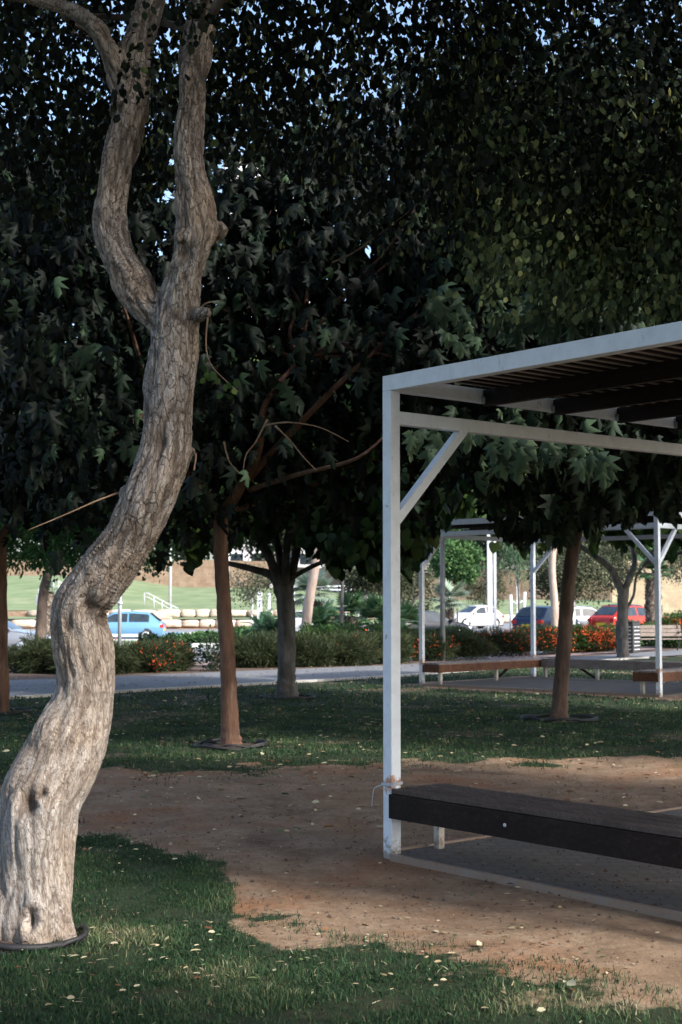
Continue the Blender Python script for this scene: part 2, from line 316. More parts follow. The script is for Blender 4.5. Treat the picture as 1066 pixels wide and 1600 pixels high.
C0 = Vector((1.53, 28.0)); fA = Vector((.74, -.672)); fB = Vector((.672, .74))       # far pergola frame
def in_far(x, y, m=0):
    u = (x-C0.x)*fA.x+(y-C0.y)*fA.y; v = (x-C0.x)*fB.x+(y-C0.y)*fB.y
    return (u > -m) & (u < 5.4+m) & (v > -m) & (v < 3.9+m)
P0 = Vector((.266, 9.08)); nA = Vector((.639, -.769)); nB = Vector((.769, .639))       # near pergola frame
def in_near(x, y, m=0):
    u = (x-P0.x)*nA.x+(y-P0.y)*nA.y; v = (x-P0.x)*nB.x+(y-P0.y)*nB.y
    return (u > -m) & (u < 5+m) & (v > -m) & (v < 4+m)
def gmask(x, y):
    x = np.asarray(x, float); y = np.asarray(y, float)
    n1 = fnoise(x, y, 1.6); n2 = fnoise(x, y, .5, 9)
    near = sm(.45, -.45, y-fi(NG, x)+n1*.8)
    far = sm(-.8, .8, y-fi(FG, x)+n1*1.0+n2*.6)*sm(.5, -.1, y-fi(PN, x)-n1*.25)
    far = np.where(in_far(x, y, .5+.3*n1), far*.1, far)*(1-.5*sm(.1, .5, n2))
    far2 = sm(0, .4, y-fi(PF, x))*0
    return np.clip(np.maximum(near*(1-.35*sm(.15, .5, n2)), far), 0, 1)
xs = np.unique(np.round(np.concatenate([-np.geomspace(9, 600, 34), np.arange(-9, 9.01, .09), np.geomspace(9, 600, 34)]), 3))
ys = np.unique(np.round(np.concatenate([-np.geomspace(4, 200, 14), np.arange(-4, 4, .5), np.arange(4, 17, .08), np.arange(17, 44, .2), np.arange(44, 180, .8), np.geomspace(180, 900, 24)]), 3))
X, Y = np.meshgrid(xs, ys)
inz = (np.abs(X) < 9.5) & (Y > 3.5) & (Y < 44)
gm = np.zeros(X.shape); gm[inz] = gmask(X[inz], Y[inz])
gm[(~inz) & (Y < fi(PN, X))] = .8
Z = TZ(X, Y)
fx, fy = X[inz], Y[inz]
Z[inz] += (fnoise(fx, fy, 3, 3)*.012+fnoise(fx, fy, .6, 5)*.03)*sm(40, 36, fy)*np.where(in_near(fx, fy, .25) | in_far(fx, fy, .3), .1, 1)*sm(0, 1.5, fi(PN, fx)-fy)
V = np.stack([X, Y, Z], -1).reshape(-1, 3); nx, ny = len(xs), len(ys)
me = bpy.data.meshes.new('ground'); idx = np.arange(nx*ny).reshape(ny, nx)
fc = np.stack([idx[:-1, :-1], idx[:-1, 1:], idx[1:, 1:], idx[1:, :-1]], -1).reshape(-1, 4)
me.vertices.add(len(V)); me.vertices.foreach_set('co', V.reshape(-1).astype(np.float32))
me.loops.add(fc.size); me.loops.foreach_set('vertex_index', fc.reshape(-1).astype(np.int32))
me.polygons.add(len(fc)); me.polygons.foreach_set('loop_start', (np.arange(len(fc))*4).astype(np.int32)); me.update(calc_edges=True)
me.polygons.foreach_set('use_smooth', np.ones(len(fc), bool))
at = me.attributes.new('gm', 'FLOAT', 'POINT'); at.data.foreach_set('value', gm.reshape(-1).astype(np.float32))
ground = link('ground', me, M['ground']); tag(ground, kind='structure', label='bare reddish brown earth worn through patchy park grass', cat='ground')
def strip(name, P, Q, matk, dz, n=8, xs_=None, kind='structure', top=None):
    """drape a sheet between two edge polylines y=P(x), y=Q(x)"""
    xs_ = xs_ if xs_ is not None else np.linspace(-60, 60, 160); t = np.linspace(0, 1, n)
    yy = fi(P, xs_)[None, :]*(1-t[:, None])+fi(Q, xs_)[None, :]*t[:, None]; xx = np.repeat(xs_[None, :], n, 0)
    zz = TZ(xx, yy)+dz; mb = MB(); k = len(xs_)
    mb.add(np.stack([xx, yy, zz], -1).reshape(-1, 3), [(i*k+j, i*k+j+1, (i+1)*k+j+1, (i+1)*k+j) for i in range(n-1) for j in range(k-1)])
    o = mb.build(name, M[matk]); tag(o, kind=kind); return o
cl = lambda v: [(-300, v), (300, v)]
gx = np.linspace(-60, 50, 300)
strip('path', PN, PF, 'path', .035, 10, gx)
shf = lambda P, d: [(a, b+d) for a, b in P]
strip('pavement', [(a, b-4.2) for a, b in RN], RN, 'redpave', .03, 6, gx)
strip('road', RN, cl(112), 'asphalt', .03, 160, np.linspace(-70, 90, 220))
# path kerb
mb = MB()
for a, b in zip(np.linspace(-20, 9, 59)[:-1], np.linspace(-20, 9, 59)[1:]):
    mb.bar((a+.005, fi(PN, a)-.06, .025), (b-.005, fi(PN, b)-.06, .025), .1, .05)
tag(mb.build('path_kerb', M['concrete']), kind='structure')
# median and kerbs
mb = MB(); mb.box(-70, 1, 66.2, 66.5, -.5, -.25); mb.box(-70, 1, 73.6, 73.9, -.5, -.25)
k = mb.build('median_kerb', M['kerb_white']); tag(k, kind='structure')
mb = MB(); mb.box(-70, .9, 66.52, 73.58, -.5, -.29); tag(mb.build('median_lawn', M['lawn_far']), kind='structure')
mw, mbl = MB(), MB()
for i in range(28):
    (mw if i % 2 else mbl).box(-40+i*2.0, -40+i*2.0+1.98, 90, 90.3, -.5, -.22)
tag(mw.build('kerb', M['kerb_white']), kind='structure'); tag(mbl.build('kerb', M['kerb_blue']), kind='structure')
# far lawn sheets
lx = np.linspace(-110, 110, 180)
strip('lawn', cl(117.95), cl(127.2), 'lawn_far', .03, 12, lx[lx < -3])
strip('lawn', cl(127.95), cl(176), 'lawn_far', .03, 60, lx[lx < 2])
strip('lawn', cl(113.0), cl(176), 'lawn_far', .03, 70, lx[lx > 0])
# soil bed behind the path
strip('planting_bed', shf(PF, .05), [(a, b-4.25) for a, b in RN], 'soil', .02, 6, gx[(gx > -30) & (gx < 12)])

# grass blades
bt = np.array([[-.5,0,0],[.5,0,0],[.35,0,.5],[-.35,0,.5],[0,0,1]]); bf = [(0,1,2,3),(3,2,4)]
def blades(x, y, ln, wd, v, z0=0.0):
    N = len(x); a = rng.uniform(0, 2*np.pi, N); lean = rng.uniform(.1, .95, N); la = rng.uniform(0, 2*np.pi, N)
    V = np.zeros((N, 5, 3)); c, s = np.cos(a), np.sin(a)
    for i, (bx, _, bz) in enumerate(bt):
        h = bz*ln; b = lean*bz**1.7*ln
        V[:, i, 0] = x+bx*wd*c+b*np.cos(la); V[:, i, 1] = y+bx*wd*s+b*np.sin(la)
        V[:, i, 2] = z0+h*(1-.45*lean*bz)-.004
    return V
def zg(x, y): return (fnoise(x, y, 3, 3)*.012+fnoise(x, y, .6, 5)*.03)
def grass_region(n, y0, y1, ln, wd):
    y = rng.uniform(y0, y1, n*3); x = rng.uniform(-1, 1, n*3)*(.26*y+.4); keep = rng.random(n*3) < (.26*y+.4)/(.26*y1+.4)
    x, y = x[keep][:n], y[keep][:n]; m = gmask(x, y); k = rng.random(len(x)) < m**1.3*np.clip(.35+1.6*fnoise(x, y, 2.2, 21)+.5, .15, 1); x, y = x[k], y[k]
    k = ~in_near(x, y, .02) & ~in_far(x, y, .02); x, y = x[k], y[k]
    dn = fnoise(x, y, 1.3, 33); v = np.clip(rng.normal(.30, .17, len(x))+.55*dn, 0, 1); v = np.where(rng.random(len(x)) < .02, rng.uniform(.7, 1, len(x)), v)
    L = ln*rng.uniform(.5, 1.25, len(x))*(1+.5*dn)
    return blades(x, y, L, wd*rng.uniform(.7, 1.3, len(x)), v, zg(x, y)), v
g1, v1 = grass_region(260000, 4.9, 10.5, .036, .0048)
g2, v2 = grass_region(150000, 10.5, 22, .045, .010)
g3, v3 = grass_region(60000, 22, 40, .06, .022)
Vg = np.concatenate([g1, g2, g3]); gr = link('grass', np_mesh('grass', Vg, None, bf, attr=np.concatenate([v1, v2, v3])), M['grass'])
tag(gr, 'short dark green grass growing around the bare earth', 'grass', kind='stuff')

def orient(P, axis, nrm, size, tmpl, sx=1.0):
    T, fs = tmpl; a = axis/np.linalg.norm(axis, axis=1)[:, None]
    x = np.cross(a, nrm); x /= np.linalg.norm(x, axis=1)[:, None]+1e-9; z = np.cross(x, a)
    s = size[:, None, None]
    return P[:, None, :]+s*(T[None, :, 0:1]*sx*x[:, None, :]+T[None, :, 1:2]*a[:, None, :]+T[None, :, 2:3]*z[:, None, :]), fs
# fallen leaves
ft = np.array([[0,0,0],[-.3,.35,.12],[-.2,.8,.16],[0,1,.02],[.2,.8,.14],[.3,.35,.1],[0,.5,.0]]); ff = [(0,6,2,1),(6,3,2),(0,5,4,6),(6,4,3)]
def rotleaf(x, y, z, s, asp):
    N = len(x); a = rng.uniform(0, 6.28, N); c, s_ = np.cos(a), np.sin(a); t1 = rng.normal(0, .35, N)
    V = np.zeros((N, 7, 3))
    for i, (u, v_, h) in enumerate(ft):
        U = u*s*asp; Vv = (v_-.5)*s
        V[:, i, 0] = x+U*c-Vv*s_; V[:, i, 1] = y+U*s_+Vv*c; V[:, i, 2] = z+h*s*.6+t1*U+.006+abs(t1)*.2*s
    return V
n = 9500; y = 5+36*rng.random(n)**1.15; x = rng.uniform(-1, 1, n)*(.26*y+.3); k = ~in_near(x, y, -.02) | (rng.random(n) < .3); x, y = x[k], y[k]
k = (fnoise(x, y, .8, 50)+rng.normal(0, .3, len(x))) > -.1; x, y = x[k], y[k]
s_ = np.where(y < 10, rng.uniform(.012, .042, len(x)), rng.uniform(.02, .075, len(x)))*np.where(rng.random(len(x)) < .1, 1.5, 1)
zz = zg(x, y)+np.where(gmask(x, y) > .5, .02, 0)+np.where(in_near(x, y), .035, 0)
zz = np.where(y > fi(PN, x), .04, zz)
vv = np.clip(np.where(rng.random(len(x)) < .25, rng.uniform(0, .3, len(x)), rng.uniform(.4, .8, len(x))), 0, 1); vv = np.where(rng.random(len(x)) < .12, 1, vv)
lv = link('fallen_leaves', np_mesh('fallen_leaves', rotleaf(x, y, zz, s_, rng.uniform(.25, .95, len(x))), None, ff, attr=vv), M['leaf_dry'])
tag(lv, 'dry pale and brown leaves scattered over the grass and earth', 'fallen leaves', kind='stuff')
n = 900; y = 5+22*rng.random(n)**1.3; x = rng.uniform(-1, 1, n)*(.26*y+.3); a = rng.uniform(0, 6.283, n); P = np.stack([x, y, zg(x, y)+.012], -1)
Vs, fs_ = orient(P, np.stack([np.cos(a), np.sin(a), rng.normal(0, .08, n)], -1), np.tile([0, 0, 1.0], (n, 1))+rng.normal(0, .3, (n, 3)), rng.uniform(.02, .08, n), (np.array([[-.03,0,0],[.03,0,0],[.05,.5,.04],[-.01,.5,.04],[.03,1,0]]), [(0,1,2,3),(3,2,4)]))
tag(link('dry_straw', np_mesh('dry_straw', Vs, None, fs_, attr=rng.uniform(.2, .85, n)), M['leaf_dry']), 'dry straws and twigs lying on the earth and grass', 'straw', kind='stuff')
# pebbles and clods
n = 5200; y = 5+10*rng.random(n)**1.2; x = rng.uniform(-1, 1, n)*(.26*y+.3); k = gmask(x, y) < .4; x, y = x[k], y[k]
pt = np.array([[1,0,0],[0,1,0],[-1,0,0],[0,-1,0],[0,0,.8]]); s_ = rng.uniform(.003, .011, len(x))*np.where(rng.random(len(x)) < .06, 2, 1); V = np.zeros((len(x), 5, 3)); a = rng.uniform(0, 6, len(x))
z_ = zg(x, y)+np.where(in_near(x, y), .035, 0)
for i, (u, v_, h) in enumerate(pt):
    j = rng.uniform(.7, 1.3, len(x)); V[:, i, 0] = x+s_*j*(u*np.cos(a)-v_*np.sin(a)); V[:, i, 1] = y+s_*j*(u*np.sin(a)+v_*np.cos(a)); V[:, i, 2] = z_+h*s_*j
st = link('pebbles', np_mesh('pebbles', V, None, [(0,1,4),(1,2,4),(2,3,4),(3,0,4)], attr=rng.random(len(x))), M['soil']); tag(st, 'small clods and pebbles strewn on the bare earth', 'pebbles', kind='stuff')

# ---------------------------------------------------------------- leaves
LSM = (np.array([[0,0,0],[-.36,.32,-.06],[-.30,.72,-.1],[0,1,-.05],[.30,.72,-.1],[.36,.32,-.06],[0,.5,.03]]), [(0,6,2,1),(6,3,2),(0,5,4,6),(6,4,3)])
hl = [(.16,-.1),(.38,.0),(.26,.19),(.55,.50),(.23,.45),(.27,.70),(.11,.88)]
LBG = (np.array([[0,0,0],[0,.45,.05],[0,1,-.22]]+[[-a,b,-abs(a)*.5-b*b*.3] for a, b in hl]+[[a,b,-abs(a)*.5-b*b*.3] for a, b in hl]),
       [(0,1,5,4,3),(1,2,9,8,7,6,5)[:0] or (1,7,6,5),(1,2,9,8,7),(0,10,11,12,1),(1,12,13,14),(1,14,15,16,2)])
hf = [(.3,-.1),(.52,.15),(.45,.45),(.30,.72)]
hd = [(.12,-.1),(.48,.04),(.17,.22),(.50,.56),(.15,.50),(.2,.76),(.06,.92)]
LDP = (np.array([[0,0,0],[0,.45,.05],[0,1,-.35]]+[[-a,b,-abs(a)*.6-b*b*.35] for a, b in hd]+[[a,b,-abs(a)*.6-b*b*.35] for a, b in hd]), LBG[1])
LFG = (np.array([[0,0,0],[0,.5,.06],[0,1,-.12]]+[[-a,b,-a*.2] for a, b in hf]+[[a,b,-a*.2] for a, b in hf]), [(0,1,4,3),(1,6,5,4),(1,2,6),(0,7,8,1),(1,8,9,10),(1,10,2)])
LBL = (np.array([[-.5,0,0],[.5,0,0],[.5,.5,.0],[-.5,.5,0],[0,1,-.15]]), [(0,1,2,3),(3,2,4)])
def cloud(blobs, ncl, per, sig, droop=.8, surf=.5, flat=1.0, nsc=.75):
    """cluster centres in ellipsoids, then leaves round every centre"""
    B = np.array([b[:6] for b in blobs], float); wt = B[:, 3]*B[:, 4]*B[:, 5]; wt = wt**.8/np.sum(wt**.8)
    bi = rng.choice(len(B), ncl*2, p=wt); d = rng.normal(size=(ncl*2, 3)); d /= np.linalg.norm(d, axis=1)[:, None]
    r = rng.random(ncl*2)**(1/3*(1-surf)+.08*surf); C = B[bi, :3]+d*r[:, None]*B[bi, 3:6]
    nn = np.array([noise.noise(Vector(c)*nsc)+.5*noise.noise(Vector(c)*nsc*2.3) for c in C]); o_ = np.sort(np.argsort(-nn+.18*rng.normal(size=len(nn)))[:ncl]); C = C[o_]; bi = bi[o_]
    k = rng.poisson(per, ncl); ci = np.repeat(np.arange(ncl), k); N = len(ci)
    P = C[ci]+rng.normal(size=(N, 3))*sig*np.array([1, 1, flat]); out = P-C[ci]+(C[ci]-B[bi[ci], :3])*.15
    out /= np.linalg.norm(out, axis=1)[:, None]+1e-9
    ax = out*.7+rng.normal(size=(N, 3))*.45; ax[:, 2] -= droop
    nr = rng.normal(size=(N, 3))*.55+out*.5; nr[:, 2] += .8
    v = np.clip(rng.normal(.4, .2, N)+rng.normal(0, .2, ncl)[ci], 0, 1)
    return P, ax, nr, v, C
def crown(name, parent, blobs, ncl, per, sig, size, tmpl, m, droop=.8, surf=.5, flat=1.0, cond=None, sx=1.0, world=True, nsc=.9):
    P, ax, nr, v, C = cloud(blobs, ncl, per, sig, droop, surf, flat, nsc)
    if cond is not None: k = cond(P); P, ax, nr, v = P[k], ax[k], nr[k], v[k]
    V, fs = orient(P, ax, nr, rng.uniform(.5, 1.35, len(P))*size, tmpl, sx)
    return link(name, np_mesh(name, V, None, fs, attr=v), M[m], parent, world), C
def proj(P):
    c, s = math.cos(PITCH), math.sin(PITCH); y = P[:, 1]*c+(P[:, 2]-CAMZ)*s; u = -P[:, 1]*s+(P[:, 2]-CAMZ)*c
    return 533+F*P[:, 0]/y, 800-F*u/y
def spline(pts, n=6):
    pts = [Vector(p) for p in pts]; out = []
    for i in range(len(pts)-1):
        p0, p1, p2, p3 = pts[max(i-1, 0)], pts[i], pts[i+1], pts[min(i+2, len(pts)-1)]
        for k in range(n):
            t = k/n; out.append(.5*((2*p1)+(p2-p0)*t+(2*p0-5*p1+4*p2-p3)*t*t+(3*p1-p0-3*p2+p3)*t**3))
    out.append(pts[-1]); return out
def limb(mb, pts, r0, r1, n=8, k=5, jit=.18, seed=0):
    s_ = spline(pts, k); N = len(s_); mb.tube(s_, [r0+(r1-r0)*(i/(N-1))**.8 for i in range(N)], n, True, jit, seed); return s_
def wander(mb, p, q, r0, r1, am=.15, n=7, seed=0):
    p, q = Vector(p), Vector(q); L = (q-p).length; pts = [p]
    for i in range(1, 4): pts.append(p.lerp(q, i/4)+Vector((random.uniform(-1, 1), random.uniform(-1, 1), random.uniform(-.3, .9)))*am*L*.5)
    pts.append(q); return limb(mb, pts, r0, r1, n, 4, .15, seed)

# ---------------------------------------------------------------- foreground tree
D0 = 6.95
def edge(rows, D): return [((W((l+r)/2, y, D+dy)), (r-l)/2/F*(D+dy)) for y, l, r, dy in rows]
main = edge([(1500,-20,118,0),(1455,-12,112,0),(1400,-8,112,0),(1350,-6,113,0),(1300,-6,120,0),(1250,2,130,.02),(1200,26,151,.05),(1150,50,170,.08),(1100,80,178,.1),(1050,87,180,.1),(1000,81,178,.08),
  (950,81,171,.05),(920,101,190,.03),(880,130,216,0),(840,164,243,-.03),(800,182,262,-.05),(760,198,280,-.06),(720,212,296,-.05),(680,219,300,-.03),(640,221,303,0),(600,226,307,.02),(550,231,309,.03),(510,233,311,.03),
  (470,243,314,.02),(430,256,318,0),(400,267,327,-.02),(370,273,338,-.03),(340,275,338,-.03),(310,272,332,-.02),(280,270,325,0),(240,269,320,.03),(200,271,322,.06),(150,277,327,.1),(100,278,332,.15),(50,283,338,.2),(0,290,342,.25),(-60,298,345,.3),(-160,305,345,.35)], D0)
left = edge([(540,238,300,.05),(505,222,272,.05),(480,202,254,.07),(440,173,237,.12),(400,155,212,.16),(365,145,204,.2),(330,143,201,.22),(300,149,205,.24),(260,157,214,.26),(200,170,227,.28),(160,176,236,.3),(125,174,236,.32),(90,180,238,.33),(40,200,250,.35),(-20,222,262,.4),(-120,245,280,.5)], D0)
lf2 = edge([(165,180,215,.3),(130,168,204,.28),(100,160,192,.26),(75,150,183,.25)], D0)
lf2 += [(W(150, 45, D0+.24), .052), (W(115, 18, D0+.22), .045), (W(75, 6, D0+.2), .041), (W(30, -6, D0+.18), .038), (W(-60, -30, D0+.1), .034)]
stubs = [[(W(300,492,D0-.02), .045), (W(322,488,D0-.1), .034), (W(331,486,D0-.12), .036)], [(W(322,365,D0), .075), (W(342,358,D0-.03), .055), (W(351,350,D0-.04), .035)],
         [(W(210,775,D0+.02), .06), (W(192,772,D0-.01), .04)], [(W(285,715,D0), .045), (W(298,706,D0-.04), .025), (W(306,703,D0-.05), .012)], [(W(285,372,D0-.06), .05), (W(282,370,D0-.14), .03)]]
tree1 = thing('tree', 'thick pale twisting tree trunk forking in two at left front of the park', 'tree', (-1.5, 6.95, 0))
mb = MB()
def resamp(seg, n=4):
    P = spline([p for p, r in seg], n); rr = np.interp(np.linspace(0, len(seg)-1, len(P)), range(len(seg)), [r for p, r in seg]); return P, list(rr)
for sgm in (main, left, lf2)+tuple(stubs):
    P, rr = resamp(sgm); mb.tube(P, rr, 28, True)
# root flare lobes
for a_, L_ in ((-.5, .12), (.9, .08), (2.2, .12), (3.7, .14), (5.0, .10)):
    b0 = main[1][0]; mb.tube([b0+Vector((math.cos(a_)*.07, math.sin(a_)*.07, .42)), b0+Vector((math.cos(a_)*.13, math.sin(a_)*.13, .14)), b0+Vector((math.cos(a_)*(.15+L_*.4), math.sin(a_)*(.15+L_*.4), -.05))], [.07, .085, .075], 14)
tmp = bpy.data.objects.new('tmp', mb.mesh('tmp')); S.collection.objects.link(tmp)
rm = tmp.modifiers.new('r', 'REMESH'); rm.mode = 'VOXEL'; rm.voxel_size = .0075; rm.use_smooth_shade = True
smo = tmp.modifiers.new('s', 'SMOOTH'); smo.iterations = 14; smo.factor = .6
dg = bpy.context.evaluated_depsgraph_get(); me = bpy.data.meshes.new_from_object(tmp.evaluated_get(dg)); bpy.data.objects.remove(tmp)
co = np.empty(len(me.vertices)*3); me.vertices.foreach_get('co', co); co = co.reshape(-1, 3); nr = np.empty(co.size); me.vertices.foreach_get('normal', nr); nr = nr.reshape(-1, 3)
cen, sv = [], []
for sgm, off in ((main, 0), (left, 3.5), (lf2, 6)):
    P, _ = resamp(sgm, 8); P = np.array([tuple(p) for p in P]); L = np.concatenate([[0], np.cumsum(np.linalg.norm(np.diff(P, axis=0), axis=1))])+off; cen.append(P); sv.append(L)
cen = np.concatenate(cen); sv = np.concatenate(sv); best = np.empty(len(co), int)
for i in range(0, len(co), 8000): best[i:i+8000] = np.argmin(((co[i:i+8000, None, :]-cen[None])**2).sum(-1), 1)
dv = co-cen[best]; s0 = sv[best]+dv[:, 2]*.6
tw = s0*.5; bk = np.stack([dv[:, 0]*np.cos(tw)-dv[:, 1]*np.sin(tw), dv[:, 0]*np.sin(tw)+dv[:, 1]*np.cos(tw), s0], -1)
pits = [(45,1256,.045,.05),(68,1240,.022,.025),(52,1432,.035,.07),(134,948,.05,.03),(160,965,.04,.022),(290,395,.04,.02),(250,690,.05,.015)]
pc = [(W(px, py, D0-.15), r_, d_) for px, py, r_, d_ in pits]
disp = np.zeros(len(co)); cr = np.zeros(len(co))
for i in range(len(co)):
    b = bk[i]; v = Vector((b[0]*9, b[1]*9, b[2]*2.0)); w_ = noise.noise_vector(v*.6)*.5
    r1 = 1-abs(noise.noise(v*1.5+w_))*2.2; r2 = 1-abs(noise.noise(Vector((b[0]*38, b[1]*38, b[2]*8))+w_*2))*2.2
    big = noise.noise(Vector((b[0]*5, b[1]*5, b[2]*3.5+9)))
    up = min(max((s0[i]-1.0)/1.0, 0), 1)
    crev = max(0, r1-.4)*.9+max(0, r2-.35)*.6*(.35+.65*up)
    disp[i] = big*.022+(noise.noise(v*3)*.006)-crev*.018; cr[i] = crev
for c_, r_, d_ in pc:
    wz_ = np.array([noise.noise(Vector(c*26)) for c in co[::1]]) if False else .35*np.sin(co[:, 0]*61+co[:, 2]*37)*np.sin(co[:, 2]*83-co[:, 0]*29)
    q = (1+wz_)*((co[:, 0]-c_.x)/r_)**2+((co[:, 2]-c_.z)/(r_*1.5))**2; g = np.exp(-q*1.6)*(co[:, 1] < cen[best][:, 1])
    rim = np.exp(-((np.sqrt(q)-1.5)**2)*3)*(co[:, 1] < cen[best][:, 1]); disp += -g*d_*1.2+rim*d_*.12; cr += g*.55
co += nr*disp[:, None]; me.vertices.foreach_set('co', co.reshape(-1))
a = me.attributes.new('bk', 'FLOAT_VECTOR', 'POINT'); a.data.foreach_set('vector', bk.reshape(-1).astype(np.float32))
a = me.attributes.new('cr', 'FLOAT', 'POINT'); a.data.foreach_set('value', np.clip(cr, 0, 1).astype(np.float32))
me.polygons.foreach_set('use_smooth', np.ones(len(me.polygons), bool)); me.materials.clear(); me.update()
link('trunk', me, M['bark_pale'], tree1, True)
# limbs above the frame
mb = MB(); tips = []
top1, top2, top3 = main[-1][0], left[-1][0], lf2[-1][0]
for t0, r0, n_ in ((top1, .07, 7), (top2, .055, 5), (top3, .035, 4), (main[-4][0], .04, 3)):
    for i in range(n_):
        a_ = random.uniform(0, 6.28); q = t0+Vector((math.cos(a_)*random.uniform(1, 3.2), math.sin(a_)*random.uniform(.8, 2.6), random.uniform(.3, 2))); wander(mb, t0, q, r0*.6, .012, .2, 8, i)
mb.build('limb', M['bark_dark'], tree1, True)
# hanging foliage: strands of small round leaves
blobs = [(-2.6,8.4,5.2,2.6,1.6,1.5),(-.4,8.8,5.4,2.6,1.5,1.5),(1.6,8.6,5.3,2.2,1.6,1.5),(3.0,9.8,5.2,2,1.8,1.6),(.3,7.2,6.4,4.2,3.2,1.3),(-3.2,10.4,5.2,2.2,1.4,1.8),(.8,11,6.0,3.4,1.4,1.8),(-2.3,9.3,4.0,1.0,.6,.9)]
def keep1(P):
    x, y = proj(P); f = P[:, 1] > 1
    on = f & (np.abs(x-300) < 60) & (P[:, 1] < 7.1) & (y > 5)
    on2 = f & (x > 120) & (x < 260) & (y > 110) & (P[:, 1] < 7.1)
    low = f & (y > 300+160*np.clip((x-500)/500, 0, 1)+60*np.sin(x*.013))
    return ~(on | on2 | low) & (P[:, 2] > 2.9)
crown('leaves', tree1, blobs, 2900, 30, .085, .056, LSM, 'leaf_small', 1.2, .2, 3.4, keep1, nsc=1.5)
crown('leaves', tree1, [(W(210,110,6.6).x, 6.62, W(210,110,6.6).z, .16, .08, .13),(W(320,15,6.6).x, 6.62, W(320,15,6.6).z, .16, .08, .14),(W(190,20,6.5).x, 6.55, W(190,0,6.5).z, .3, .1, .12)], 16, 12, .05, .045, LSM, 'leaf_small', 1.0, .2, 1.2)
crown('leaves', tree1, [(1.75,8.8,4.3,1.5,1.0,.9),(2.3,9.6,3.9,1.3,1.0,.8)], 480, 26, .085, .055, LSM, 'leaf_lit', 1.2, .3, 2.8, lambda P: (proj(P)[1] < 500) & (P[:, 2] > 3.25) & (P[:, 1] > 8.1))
crown('leaves', tree1, [(-.5,3.2,7.0,5.0,3.4,1.3),(2.5,5,6.9,3.2,2.6,1.2),(-3.5,6.5,7.4,3,3,1.2),(0,7,8.0,5,3,.9),(0,-1.5,7.4,5,2.6,1.2)], 950, 26, .3, .14, LSM, 'leaf_small', .8, .2, 1, lambda P: P[:, 2] > 4.8+.0*P[:, 1])  # unseen overhead crown added to block skylight from above and behind
crown('seed_pods', tree1, [(2.3,8.9,4.35,1.3,.9,.7),(1.5,9.0,4.6,1.2,.9,.8),(0,9,4.9,2.0,.9,.9)], 130, 14, .09, .055, LSM, 'pod', 2.2, .3, 1.3, lambda P: (proj(P)[1] < 480) & (P[:, 2] > 3.3), .45)
# twig with edged leaves under the stub, twigs on the trunk
tw1 = [W(325,492,6.84), W(322,540,6.8), W(330,570,6.79), W(350,592,6.78), W(372,612,6.77)]
for pts, ra, rb in ((tw1, .005, .002), ([W(185,770,6.9), W(150,783,6.8), W(100,805,6.75), W(45,828,6.7)], .006, .0025), ([W(300,703,6.9), W(306,712,6.88), W(303,735,6.87)], .006, .005), ([W(315,480,6.9), W(322,474,6.88), W(330,472,6.88)], .005, .003)):
    mb = MB(); limb(mb, pts, ra, rb, 5); mb.build('twig', M['twig'], tree1, True)
P = np.array([tuple(W(px, py, 6.78+random.uniform(-.04, .04))) for px, py in ((318,570),(318,585),(326,596),(330,580),(322,592),(350,600),(355,606),(366,604),(347,614),(370,610),(324,560),(328,588),(336,592),(362,616))]); N = len(P)
V, fs = orient(P, rng.normal(size=(N, 3))+np.array([0, 0, -.6]), rng.normal(size=(N, 3))*.6+np.array([0, -1, 0]), np.full(N, .038), LSM, 1.2)
tl = link('leaves', np_mesh('leaves', V, None, fs, attr=rng.uniform(.2, .9, N)), M['leaf_fig'], tree1, True)
def hose_ring(x, y, r, label, seed):
    t = thing('irrigation_ring', label, 'irrigation hose', (x, y, 0), 0, 'black hose rings round the tree trunks')
    mb = MB(); mb.ring((0, 0, .03), r, .017, 48, 8, .22, seed); mb.ring((.05, -.03, .02), r*.88, .012, 48, 8, .3, seed+3); mb.build('hose', M['black_plastic'], t)
    return t
def soil_disc(x, y, r):
    mb = MB(); n = 28; mb.add([(x, y, .035)]+[(x+r*math.cos(6.2832*i/n)*(1+.1*math.sin(i*2.3)), y+r*math.sin(6.2832*i/n)*(1+.1*math.cos(i*1.7)), .004) for i in range(n)], [(0, 1+i, 1+(i+1) % n) for i in range(n)]); tag(mb.build('bare_soil', M['soil']), kind='structure')
hose_ring(-1.52, 6.88, .30, 'black hose ring around the foot of the thick pale forked trunk', 1); soil_disc(-1.52, 6.9, .30)
# ---------------------------------------------------------------- other park trees
def lobed_tree(label, base, trunk, forks, blobs, ncl, per, size, tm, lm, bark, r0, cond=None, sig=.33, surf=.35, nlimb=14, sx=.95, droop=1.4, shrink=1.0):
    t = thing('tree', label, 'tree', base)
    mb = MB(); limb(mb, [p for p, r in trunk], 0, 0, 16) if False else None
    P = spline([p for p, r in trunk], 6); rr = np.interp(np.linspace(0, len(trunk)-1, len(P)), range(len(trunk)), [r for p, r in trunk]); mb.tube(P, list(rr), 20, True, .22, base[0])
    mb.build('trunk', M[bark], t, True); mb = MB()
    for fk in forks: limb(mb, [p for p, r in fk], fk[0][1], fk[-1][1], 10, 6)
    o, C = crown('leaves', t, blobs, ncl, per, sig, size, tm, lm, droop, surf, 1.0, cond, sx)
    ends = [Vector(fk[-1][0]) for fk in forks if fk[-1][1] > .012] or [Vector(trunk[-1][0])]
    for i in range(nlimb):
        q = Vector(C[random.randrange(len(C))]); e = min(ends, key=lambda p: (p-q).length)
        wander(mb, e, q, .03*shrink, .007, .15, 6, i)
    mb.build('branch', M[bark], t, True); return t
